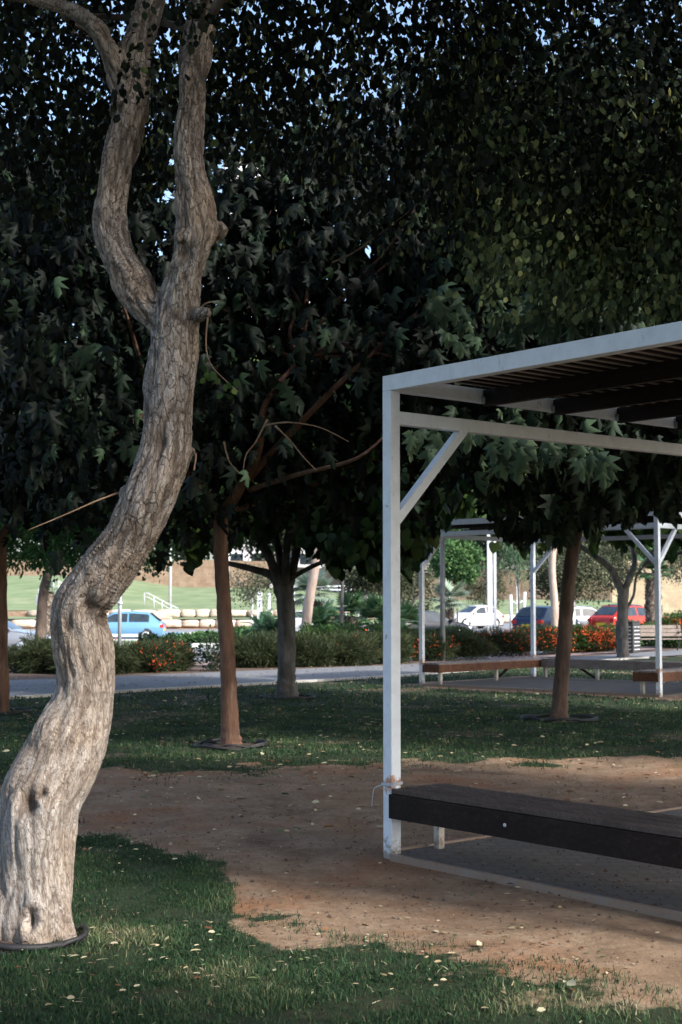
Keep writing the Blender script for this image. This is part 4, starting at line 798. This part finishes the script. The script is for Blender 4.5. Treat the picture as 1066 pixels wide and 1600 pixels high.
# bare trunks
def pole_trunk(label, rowsx, Y, m, r):
    p = W(rowsx[0][0], rowsx[0][1], Y); t = thing('tree', label, 'tree', (p.x, Y, 0)); mb = MB(); P = [W(x, y, Y) for x, y in rowsx]; P[0].z = -.1
    limb(mb, P, r, r*.72, 14, 8, .12); mb.build('trunk', M[m], t, True)
    o, C = crown('leaves', t, [(P[-1].x+.5, Y, P[-1].z+1.2, 1.9, 1.3, 1.1)], 190, 22, .3, .12, LSM, 'leaf_small', .6, .4); return t
pole_trunk('tree with smooth tan leaning trunk right of the grey trunk', [(475,1000),(480,960),(490,900),(497,850),(500,800)], 45, 'bark_tan', .18)
pole_trunk('tree with straight tan trunk left of the leaning red trunk', [(867,1000),(867,950),(863,890),(866,840),(868,790)], 56, 'bark_tan', .165)
t = thing('sapling', 'thin grey sapling stem standing in the hedge between palms', 'young tree', (W(535,990,44).x, 44, 0)); mb = MB(); P = [W(533,1000,44), W(534,950,44), W(535,905,44), W(528,870,44), W(532,840,44)]; P[0].z = 0; limb(mb, P, .07, .03, 8); mb.build('trunk', M['bark_grey'], t, True)
# staked sapling
t = thing('sapling', 'young tree held by two white stakes and ties near the middle far post', 'young tree', (W(812,970,80).x, 80, 0)); mb = MB(); P = [W(812,975,80), W(811,940,80), W(809,890,80)]; P[0].z = 0; limb(mb, P, .09, .07, 8); mb.build('trunk', M['bark_grey'], t, True)
mb = MB(); mb.tube([W(799,985,80), W(798,929,80)], .09, 8); mb.build('stake', M['white_plain'], t, True); mb = MB(); mb.tube([W(818,985,80), W(820,925,80)], .09, 8); mb.build('stake', M['white_plain'], t, True)
mb = MB(); mb.tube([W(798,938,80), W(808,944,80), W(819,938,80)], .05, 6); mb.build('tie', M['white_plain'], t, True)
crown('leaves', t, [(P[-1].x, 80, P[-1].z+.5, .9, .7, 1.3)], 60, 20, .3, .28, LBL, 'frond', .7, .3, 1, None, .12)

# palms
def palm(label, px, py, Y, th, tr, fl, n, m='frond', lean=0, kind='fan', droop=.35, z=None):
    p = W(px, py, Y); z = tz(p.x, Y) if z is None else z; t = thing('palm', label, 'palm', (p.x, Y, z)); mb = MB()
    pts = []; rr = []
    for i in range(15): f = i/14; pts.append((lean*f, 0, th*f-.05)); rr.append(tr*(1+.16*(i % 2))*(1.05-.15*f))
    mb.tube(pts, rr, 12, True, .3, px)
    for i in range(int(th*26)):
        a = random.uniform(0, 6.28); h = random.uniform(.05, 1)*th; f = h/th; c = Vector((lean*f+math.cos(a)*tr*.9, math.sin(a)*tr*.9, h)); mb.bar(c, c+Vector((math.cos(a)*.1, math.sin(a)*.1, .13)), .05, .03)
    mb.build('trunk', M['palm_trunk'], t); VV = []; vv = []; fl *= 1.2
    for i in range(n):
        a = 6.283*i*.618; el = random.uniform(-.35, 1.35); d = np.array([math.cos(a)*math.cos(el), math.sin(a)*math.cos(el), math.sin(el)]); b = np.array([lean, 0, th])
        side = np.cross(d, [0, 0, 1.0]); side /= np.linalg.norm(side)+1e-6; up = np.cross(side, d)
        if kind == 'fan':
            c = b+d*fl*.4
            for k in range(15):
                g_ = (k-7)/7*1.35; q = d*math.cos(g_)+side*math.sin(g_); q[2] -= droop*.4
                VV.append((c, q, up, fl*.62*(1-.25*abs(k-7)/7), .07)); vv.append(random.random())
            VV.append((b, d, up, fl*.42, .03)); vv.append(.2)
        else:
            c = b.copy(); dd = d.copy()
            for k in range(16):
                f = k/15; 
                for sg in (-1, 1):
                    q = side*sg*.9+dd*.6; q[2] += .25; VV.append((c.copy(), q, up, fl*.28*math.sin(math.pi*(.12+.83*f)), .13)); vv.append(random.random())
                c = c+dd*fl/16; dd = dd.copy(); dd[2] -= .085; dd /= np.linalg.norm(dd)
            VV.append((b, d, up, fl*.9, .02)); vv.append(.2)
    P = np.array([v[0] for v in VV]); ax = np.array([v[1] for v in VV]); nr_ = np.array([v[2] for v in VV]); sz = np.array([v[3] for v in VV])
    V, fs = orient(P, ax, nr_, sz, LBL, .15 if kind == 'fan' else .2); link('fronds', np_mesh('fronds', V, None, fs, attr=np.array(vv)), M[m], t); return t
palm('grey green fan palm on a shaggy trunk beyond the parked black car', 702, 950, 76, 1.9, .25, 1.2, 26, 'frond_grey')
palm('leaning fan palm with grey green head, tallest of the palms right of the tan trunk', 522, 960, 60, 2.35, .2, 1.1, 28, 'frond_grey', -.9)
palm('cycad with dark arching fronds on a stout trunk beside the tan trunk', 499, 965, 52, 1.15, .28, 1.1, 26, 'frond', 0, 'pin')
palm('small cycad with dark fronds left of the grey trunk', 410, 980, 66, .75, .3, 1.1, 24, 'frond', 0, 'pin')
palm('small dark cycad just left of the grey trunk, right of another cycad', 428, 980, 62, .8, .28, 1.0, 22, 'frond', 0, 'pin')
palm('bushy green fan palm with broad dark trunk left of the whitewashed trunk', 549, 960, 55, 1.5, .33, .95, 30)
palm('stout palm with shaggy trunk between the tan trunk and the leaning palm', 512, 965, 57, 1.3, .33, .7, 14)
palm('green fan palm close left of the nearest white post', 594, 960, 50, 1.25, .32, .95, 32)
palm('low fan palm with yellowish fronds between the near post and the far pergola', 628, 960, 60, .9, .3, 1.1, 28)
palm('pale palm with shaggy head behind the street sign at left', 75, 950, 70, 2.7, .30, .5, 14, 'frond_grey')
palm('palm with shaggy pale trunk behind the white post at far right', 1021, 950, 62, 2.9, .34, .9, 20, 'frond')

# ---------------------------------------------------------------- walls, rocks, hill furniture
def wall(name, label, pts, h, m, th=.5):
    t = thing(name, label, 'wall', (pts[0][0], pts[0][1], 0)); mb = MB()
    for (x0, y0, z0), (x1, y1, z1) in zip(pts[:-1], pts[1:]):
        d = Vector((x1-x0, y1-y0, 0)); n_ = Vector((-d.y, d.x, 0)).normalized()*th
        a, b = Vector((x0, y0, 0)), Vector((x1, y1, 0)); vs = [a+Vector((0,0,z0-2)), b+Vector((0,0,z1-2)), b+Vector((0,0,z1+h)), a+Vector((0,0,z0+h))]; vs += [v+n_ for v in vs]
        mb.add(vs, [(0,1,2,3),(5,4,7,6),(3,2,6,7),(4,0,3,7),(1,5,6,2),(0,4,5,1)])
    mb.build('stonework', M[m], t, True)
    return t
wall('stone_wall', 'long brown stone retaining wall above the lawn at left', [(-60,176,4.5), (-9,176,3.4)], 3.4, 'stonewall')
wall('stone_wall', 'brown block wall behind the far pergola, lawn at its foot', [(-8,176,3.2), (6,146,1.9), (26.5,140,1.9)], 3.0, 'stonewall')
wall('stone_wall', 'tall sunlit yellow stone wall at far right', [(25.5,134,1.4), (60,128,1.4)], 4.2, 'yellowwall')
wall('stone_wall', 'low yellow stone wall in front of the tall yellow wall', [(24,118,.8), (50,114,.8)], 1.9, 'yellowwall')
t = thing('fence', 'pale lattice fence panel on top of the brown block wall', 'fence', (9,145,4.7)); mb = MB()
for i in range(14): mb.bar((8+i*.3, 144.6, 4.6), (8+i*.3, 144.6, 7.2), .12, .06)
for i in range(9): mb.bar((7.8, 144.5, 4.8+i*.28), (12.2, 144.5, 4.8+i*.28), .06, .1, (0, 1, 0))
mb.build('lattice', M['concrete'], t, True)
def rock(label, x, y, z, sx, sy, sz, seed, group):
    mb = MB(); vs = []; n = 10; m_ = 7
    for i in range(m_+1):
        for k in range(n):
            a = 6.283*k/n; e = -1.57+3.1416*i/m_; c = math.cos(e); v = Vector((math.cos(a)*c, math.sin(a)*c, math.sin(e)))
            q = Vector([math.copysign(abs(q_)**.45, q_) for q_ in v]); q *= 1+.22*noise.noise(v*1.5+Vector((seed, 0, 0))); vs.append((q.x*sx/2, q.y*sy/2, q.z*sz/2))
    mb.add(vs, [(i*n+k, i*n+(k+1) % n, (i+1)*n+(k+1) % n, (i+1)*n+k) for i in range(m_) for k in range(n)], True)
    o = mb.build('rock', M['rock']); o.location = (x, y, z); tag(o, label, 'rock', group); return o
i = 0
for y, z, gname, x0, x1 in ((117.2, -.05, 'pale limestone boulders edging the lower lawn', -27, -3), (127.4, .72, 'pale limestone boulders edging the upper lawn', -28, -5), (112.4, .4, 'pale boulders at the foot of the right lawn', 5, 24)):
    x = x0
    while x < x1:
        sx = random.uniform(1.2, 2.4); rock('pale limestone boulder in the row %s' % {117.2:'along the lower edge of the left lawn', 127.4:'along the upper lawn step', 112.4:'at the foot of the lawn behind the parked cars'}[y], x+sx/2, y+random.uniform(-.1, .1), z, sx*1.03, 1.1, random.uniform(.55, .75), i, gname); x += sx; i += 1
# steps and handrails on the lawn
t = thing('handrail', 'white metal handrails going down the lawn steps above the blue car', 'handrail', (W(250,950,122).x, 122, 1))
for yy in (121.5, 123.5):
    mb = MB(); A = [W(226, 926, yy), W(232, 927, yy), W(268, 946, yy), W(278, 950, yy)]
    mb.tube(A, .035, 6); mb.tube([a-Vector((0, 0, .35)) for a in A], .025, 6)
    for a in (A[0], A[1].lerp(A[2], .25), A[1].lerp(A[2], .6), A[2]): mb.tube([a, (a.x, a.y, a.z-1.1)], .03, 6)
    mb.build('rail', M['white_plain'], t, True)
t = thing('handrail', 'white metal handrail on the lawn behind the street sign at left', 'handrail', (W(95,920,125).x, 125, 1)); mb = MB(); A = [W(84, 908, 125), W(92, 908, 125), W(110, 922, 125)]; mb.tube(A, .04, 6); mb.tube([a-Vector((0, 0, .45)) for a in A], .03, 6)
for a in A: mb.tube([a, (a.x, a.y, a.z-1.5)], .035, 6)
mb.build('rail', M['white_plain'], t, True)
t = thing('stone_steps', 'pale stone steps at the foot of the white handrails', 'steps', (W(240,960,120).x, 120, 0)); c = W(240, 960, 120)
for k in range(4): MB().box(c.x-1.9, c.x+1.7-k*.3, 118.6+k*.6, 119.1+k*.6, -.5, .45+k*.16).build('step', M['rock'], t, True, .04)

def pole(name, label, cat, px, y0, y1, Y, r, m, sq=False, parent=None, group=None):
    a, b = W(px, y0, Y), W(px, y1, Y); g = tz(a.x, Y); t = thing(name, label, cat, (a.x, Y, g), 0, group); h = b.z-g
    mb = MB(); (mb.box(-r, r, -r, r, -.1, h) if sq else mb.lathe([(r*1.0, -.1), (r, h*.5), (r*.9, h)], 14)); mb.build('pole', M[m], t); return t, h
t, h = pole('lamp_post', 'white lamp post on the lawn above the white handrails', 'lamp post', 266, 930, 700, 128, .13, 'white_plain'); mb = MB(); mb.lathe([(.3, h), (.4, h+.3), (.1, h+.5)], 12); mb.build('lamp_head', M['white_plain'], t)
t, h = pole('lamp_post', 'white lamp post right behind the slim reddish trunk', 'lamp post', 356, 940, 700, 110, .10, 'white_plain'); mb = MB(); mb.lathe([(.3, h), (.4, h+.3), (.1, h+.5)], 12); mb.build('lamp_head', M['white_plain'], t)
t, h = pole('sign_post', 'thin dark metal post standing in the shrubs before the blue car', 'post', 187, 1010, 880, 33, .045, 'steel_grey'); mb = MB(); mb.lathe([(.062, h-.95), (.062, h-.9)], 12); mb.build('clamp', M['white_plain'], t)
t, h = pole('lamp_post', 'round grey lamp post in the hedge beside the left post of the far pergola', 'lamp post', 692, 990, 560, 40, .072, 'steel_grey'); mb = MB(); mb.lathe([(.16, h), (.24, h+.12), (.05, h+.22)], 14); mb.build('lamp_head', M['steel_grey'], t)
t = thing('sign_gantry', 'pair of tall white square posts behind the hedge, right of the white hatchback', 'posts', (W(768,975,62).x, 62, 0))
for px, wd in ((766, .115), (775.2, .06)):
    p = W(px, 975, 62); MB().box(p.x-wd, p.x+wd*.9, 62-wd+(0 if wd > .1 else .3), 62+wd+(0 if wd > .1 else .3), -.1, 5.5).build('post', M['white_plain'], t, True, .01)
t, h = pole('street_sign', 'grey street sign seen from behind beside the pale palm at left', 'sign', 60, 990, 920, 66, .035, 'white_plain'); p = W(60, 938, 66)
MB().box(-.12, .32, -.06, -.04, p.z-tz(p.x,66)-.22, p.z-tz(p.x,66)+.24).build('sign_plate', M['steel_grey'], t, False, .01)
for px, Y, lab in ((406, 100, 'white square post left of the grey trunk, beyond the median'), (421, 108, 'thin white post just left of the grey trunk')): pole('post', lab, 'post', px, 960, 925, Y, .16 if px == 406 else .09, 'white_plain', True)

# ---------------------------------------------------------------- litter bin and park bench
g = G(979, 1019); g.y = 46; g.x = (980-533)/F*46
t = thing('litter_bin', 'dark litter bin with white horizontal slots on its right face beside the orange shrub', 'litter bin', (g.x, g.y, 0), R(-35))
MB().box(-.30, .30, -.30, .30, .04, 1.0).build('body', M['steel_dark'], t, False, .015); MB().box(-.32, .32, -.32, .32, 1.003, 1.04).build('lid', M['steel_dark'], t, False, .01); MB().box(-.26, .26, -.26, .26, 0, .038).build('base', M['steel_dark'], t)
mb = MB()
for k in range(7):
    for s_ in ((-.22, .22),) if k else ((-.22, -.03), (.05, .22)): mb.box(.299, .306, s_[0], s_[1], .12+.12*(6-k), .145+.12*(6-k)); mb.box(s_[0], s_[1], -.306, -.299, .12+.12*(6-k), .145+.12*(6-k))
mb.build('slots', M['white_plain'], t)
p = W(1028, 1000, 47); t = thing('park_bench', 'park bench with curved black iron arms and weathered slats right of the litter bin', 'bench', (p.x, 47, 0), R(6))
for s_ in (-.75, .75):
    mb = MB(); limb(mb, [(s_, -.42, 0), (s_, -.36, .25), (s_, -.38, .46), (s_, -.25, .64), (s_, .05, .66), (s_, .12, .6)], .025, .022, 8); limb(mb, [(s_, .30, 0), (s_, .12, .3), (s_, .12, .5), (s_, .25, .95)], .025, .022, 8); limb(mb, [(s_, -.36, .42), (s_, .1, .40)], .022, .022, 8); mb.build('arm', M['steel_dark'], t)
for k in range(4): MB().box(-.85, .85, -.34+k*.115, -.24+k*.115, .425, .455).build('seat_slat', M['wood_grey'], t)
for k in range(3): z = .58+k*.125; yb = .12+.06*k; MB().bar((-.85, yb, z), (.85, yb, z), .03, .11, (0, 1, .0)).build('back_slat', M['wood_grey'], t)

# ---------------------------------------------------------------- cars
def paintm(name, c, metal=.2, rough=.25):
    m, n, b = mat(name); f = nz(n, coords(n), 2, 4); n.links.new(mix(n, ramp(n, f, [(.4, 0.0), (.8, .3)]), c, tuple(x*.8 for x in c)), b.inputs['Base Color'])
    b.inputs['Metallic'].default_value = metal; b.inputs['Roughness'].default_value = rough; b.inputs['Coat Weight'].default_value = .2; b.inputs['Specular IOR Level'].default_value = .3; b.inputs['Coat Roughness'].default_value = .06; return m
CP = {'silver': paintm('silver_paint', (.22,.235,.26), .2), 'blue': paintm('light_blue_paint', (.15,.32,.50), .3), 'white': paintm('white_paint', (.58,.58,.57), 0, .35), 'black': paintm('black_paint', (.012,.014,.02), 0, .3), 'navy': paintm('navy_paint', (.012,.025,.06), 0, .35), 'red': paintm('red_paint', (.48,.035,.02), .1)}
m, n, b = mat('car_glass'); f = nz(n, coords(n), 3, 2); n.links.new(ramp(n, f, [(.3,(.012,.018,.024)), (.7,(.03,.045,.055))]), b.inputs['Base Color']); b.inputs['Roughness'].default_value = .05; CG = m
TY = simple('tyre_rubber', [(.3,(.015,.015,.015)), (.7,(.03,.03,.03))], 10, .8, .2); RIM = simple('alloy_rim', [(.3,(.45,.46,.48)), (.7,(.6,.61,.62))], 10, .35, 0, metal=.6)
def lampm(name, c): return simple(name, [(.3, c), (.7, tuple(min(1, x*1.3) for x in c))], 20, .2, 0)
TLM = lampm('tail_lamp', (.45,.02,.02)); HLM = lampm('head_lamp', (.65,.68,.7)); PLM = lampm('yellow_plate', (.7,.5,.04)); PTX = lampm('plate_digits', (.02,.02,.02))
def car(label, x, y, head, col, L=4.3, Wd=1.78, H=1.48, kind='hatch', roofcol=None):
    """x axis = forward; origin at centre on the ground"""
    z = tz(x, y)+.03; t = thing('parked_car', label, 'car', (x, y, z), head); P = CP[col]
    hb_ = L/2; belt = .62*H; hood = .60*H
    rear = {'hatch': (-hb_+.14, -hb_+.78), 'sedan': (-hb_+.75, -hb_+1.35), 'suv': (-hb_+.06, -hb_+.35)}[kind]
    ws0, ws1 = hb_-1.15, hb_-2.0                                     # windscreen foot and top
    prof = [(-hb_, .50*H), (-hb_+.05, .60*H), (rear[0], .64*H if kind != 'sedan' else .66*H), (rear[1], .96*H), ((rear[1]+ws1)/2, H), (ws1, .975*H), (ws0, .66*H), (hb_-.45, .58*H), (hb_-.06, .47*H), (hb_, .38*H)]
    xs_ = sorted(set([round(v, 3) for v in np.linspace(-hb_, hb_, 45)]+[p[0] for p in prof])); px_ = [p[0] for p in prof]; pz_ = [p[1] for p in prof]
    hw = lambda X_: Wd/2*(1-.16*abs(X_/hb_)**4-.02*(X_/hb_)**2)
    def sec(X_):
        top = float(np.interp(X_, px_, pz_)); w0 = hw(X_); bl = min(belt, top-.02); e = (top-bl)/(H-belt+1e-6); wt = w0*(1-.24*max(0, e)); sill = .2+.06*abs(X_/hb_)**6
        return [(0, sill-.02), (w0*.86, sill), (w0*.97, sill+.12), (w0*1.0, .42*H), (w0*.985, bl-.05), (w0*.95, bl), (wt, max(bl+.01, top-.06)), (wt*.8, top-.005), (0, top+.012)]
    vs = []; n_ = 9
    for X_ in xs_:
        s = sec(X_)
        for yy, zz_ in s: vs.append((X_, yy, zz_))
        for yy, zz_ in s[1:-1][::-1]: vs.append((X_, -yy, zz_))
    k = 16; fs = [(i*k+j, (i+1)*k+j, (i+1)*k+(j+1) % k, i*k+(j+1) % k) for i in range(len(xs_)-1) for j in range(k)]; fs += [tuple(range(k)), tuple((len(xs_)-1)*k+j for j in range(k))[::-1]]
    mb = MB().add(vs, fs, True); o = mb.build('body', P, t); es = o.modifiers.new('e', 'EDGE_SPLIT'); es.split_angle = R(38)
    def side(X_, f, sg, off=.006):
        s = sec(X_); a, b_ = s[5], s[6]; return (X_, sg*(a[0]+(b_[0]-a[0])*f+off), a[1]+(b_[1]-a[1])*f+off*.3)
    def topx(f, X0, X1): return X0+(X1-X0)*f
    # side windows
    x_r, x_f = rear[1]-.05, ws0-.12; mid = (rear[1]+ws1)/2+.15
    for sg in (-1, 1):
        for a, b_ in ((x_r+.0, mid-.05), (mid+.03, x_f)):
            mb = MB(); N = 10; v = []
            for i in range(N+1):
                X_ = a+(b_-a)*i/N; v += [side(X_, .08, sg), side(X_, .90, sg)]
            fc_ = [(2*i, 2*i+2, 2*i+3, 2*i+1) for i in range(N)]
            mb.add(v, fc_ if sg < 0 else [f[::-1] for f in fc_]); mb.build('side_window', CG, t)
    def screen(Xa, Xb, name):
        mb = MB(); N = 8; v = []; 
        for i in range(N+1):
            f = .1+.8*i/N; X_ = Xa+(Xb-Xa)*f; s = sec(X_); wt = s[7][0]*.98; zt = s[8][1]; ze = s[7][1]; dx = .012*(1 if name == 'windscreen' else -1)
            v += [(X_+dx, -wt, ze+.012), (X_+dx, 0, zt+.008), (X_+dx, wt, ze+.012)]
        fc_ = []
        for i in range(N): fc_ += [(3*i, 3*i+1, 3*i+4, 3*i+3), (3*i+1, 3*i+2, 3*i+5, 3*i+4)]
        mb.add(v, fc_, True); mb.build(name, CG, t)
    screen(ws0, ws1, 'windscreen'); screen(rear[0], rear[1], 'rear_window')
    if roofcol:
        mb = MB(); v = []; N = 8
        for i in range(N+1):
            X_ = rear[1]+(ws1-rear[1])*i/N; s = sec(X_); v += [(X_, -s[6][0], s[6][1]+.01), (X_, -s[7][0], s[7][1]+.014), (X_, 0, s[8][1]+.014), (X_, s[7][0], s[7][1]+.014), (X_, s[6][0], s[6][1]+.01)]
        mb.add(v, [(5*i+j, 5*i+j+1, 5*i+j+6, 5*i+j+5) for i in range(N) for j in range(4)], True); mb.build('roof', CP[roofcol], t)
    for X_ in (-L*.305, L*.315):
        for sg in (-1, 1):
            yy = sg*(hw(X_)-.10); mb = MB().lathe([(.325, -.10), (.335, -.08), (.335, .08), (.325, .10)], 24, 'y', (X_, yy, .33)); wl_ = mb.build('wheel', TY, t)
            mb = MB().lathe([(.10, -.108), (.215, -.104), (.225, -.095), (.225, .095), (.215, .104), (.10, .108)], 20, 'y', (X_, yy, .33)); mb.build('rim', RIM, wl_)
            mb = MB(); v = []; N = 20
            for i in range(N+1): a = math.pi*i/N; v += [(X_+.385*math.cos(a), sg*(hw(X_)*1.004), .33+.385*math.sin(a)), (X_+.33*math.cos(a), sg*(hw(X_)*1.004), .33+.33*math.sin(a)), (X_+.33*math.cos(a), sg*(hw(X_)-.1), .33+.33*math.sin(a))]
            mb.add(v, [f for i in range(N) for f in ((3*i, 3*i+3, 3*i+4, 3*i+1), (3*i+1, 3*i+4, 3*i+5, 3*i+2))]); mb.build('wheel_arch', TY, t)
    for sg in (-1, 1):
        a = MB(); a.add([(ws0-.28, sg*hw(ws0)*.97, belt-.02), (ws0-.12, sg*hw(ws0)*.97, belt-.02), (ws0-.12, sg*(hw(ws0)+.16), belt+.02), (ws0-.24, sg*(hw(ws0)+.18), belt+.02), (ws0-.26, sg*hw(ws0)*.97, belt+.12), (ws0-.12, sg*hw(ws0)*.97, belt+.11), (ws0-.13, sg*(hw(ws0)+.16), belt+.15), (ws0-.23, sg*(hw(ws0)+.18), belt+.16)], [(0,1,2,3),(4,7,6,5),(0,4,5,1),(1,5,6,2),(2,6,7,3),(3,7,4,0)]); a.build('mirror', P if col not in ('silver', 'red') else CP['black'], t, False, .015)
        MB().box(-hb_-.012, -hb_+.16, sg*(Wd/2*.60) if sg > 0 else -Wd/2*.87, sg*(Wd/2*.87) if sg > 0 else -Wd/2*.60, .46*H, .57*H).build('tail_light', TLM, t, False, .01)
        MB().box(hb_-.20, hb_-.005, sg*(Wd/2*.52) if sg > 0 else -Wd/2*.84, sg*(Wd/2*.84) if sg > 0 else -Wd/2*.52, .40*H, .475*H).build('headlight', HLM, t, False, .01)
    pl = MB().box(-hb_-.022, -hb_-.006, -.25, .25, .36*H, .36*H+.12).build('number_plate', PLM, t)
    MB().box(-hb_+.0, hb_-.03, -Wd/2*.80, Wd/2*.80, .17, .24).build('underbody', TY, t)
    return t
def at(px, Y): return (px-533)/F*Y
car('silver car at the left edge, hood pointing right, left of the pale trunk', at(78, 56)-2.15, 56, R(-4), 'silver', 4.3, 1.78, 1.5)
cb = car('light blue hatchback with white lower sill driving left, behind the red flowered shrubs', at(258, 76)-2.3, 76, R(181), 'blue', 4.6, 1.89, 1.62, 'hatch')
mb = MB(); v = []
for i in range(11): X_ = -1.0+i*.25; v += [(X_, -.955, .28), (X_, -.955, .42+.06*math.sin(i)*0)]
for sg in (-1, 1): MB().box(-1.05, 1.1, sg*.95 if sg > 0 else -.957, .957 if sg > 0 else -.95, .27, .42).build('sill_trim', CP['white'], cb)
car('white car facing the camera, mostly hidden by the tan leaning trunk', at(478, 92), 92, R(-112), 'white', 4.3, 1.78, 1.55)
car('black car left of the round grey lamp post, red tail light showing', at(664, 68), 68, R(33), 'black', 4.4, 1.8, 1.46)
car('white small hatchback facing left between the lamp post and paired white posts', at(739, 92), 92, R(214), 'white', 3.9, 1.7, 1.52)
cn = car('dark navy hatchback with yellow number plate seen from behind, right of the middle post', at(853, 66), 66, R(56), 'navy', 4.1, 1.75, 1.48)
car('silver grey car between the navy hatchback and the red car', at(912, 71), 71, R(14), 'silver', 4.2, 1.76, 1.42)
car('bright red hatchback with black roof behind the litter bin', at(984, 66), 66, R(38), 'red', 4.1, 1.8, 1.48, 'hatch', 'black')

# ---------------------------------------------------------------- tower block glimpsed through the leaves
bx0, bx1, by, bz, bh = -17, -3, 205, 4, 62
t = thing('apartment_building', 'tall white apartment block glimpsed through gaps in the leaves', 'building', (-10, by, bz)); M['facade'] = simple('white_render', [(.3,(.55,.56,.58)), (.7,(.66,.67,.69))], .3, .85, .1)
MB().box(bx0, bx1, by, by+14, bz-3, bz+bh).build('wall', M['facade'], t, True); MB().box(bx0-.3, bx1+.3, by-.3, by+14.3, bz+bh+.003, bz+bh+.9).build('roof', M['concrete'], t, True)
wm = MB().box(-.9, .9, -.05, .02, -.75, .75).mesh('window'); wm.materials.append(CG)
for fl_ in range(19):
    for wx in (-15, -12, -7.5, -5):
        o = bpy.data.objects.new('window', wm); S.collection.objects.link(o); o.parent = t; o.location = (wx+10, -.0, 4+fl_*3.05)
for fl_ in range(1, 19): MB().box(-11, -8.7, by-1.4, by-.002, bz+fl_*3.05+1.2, bz+fl_*3.05+2.2).build('balcony', M['concrete'], t, True)
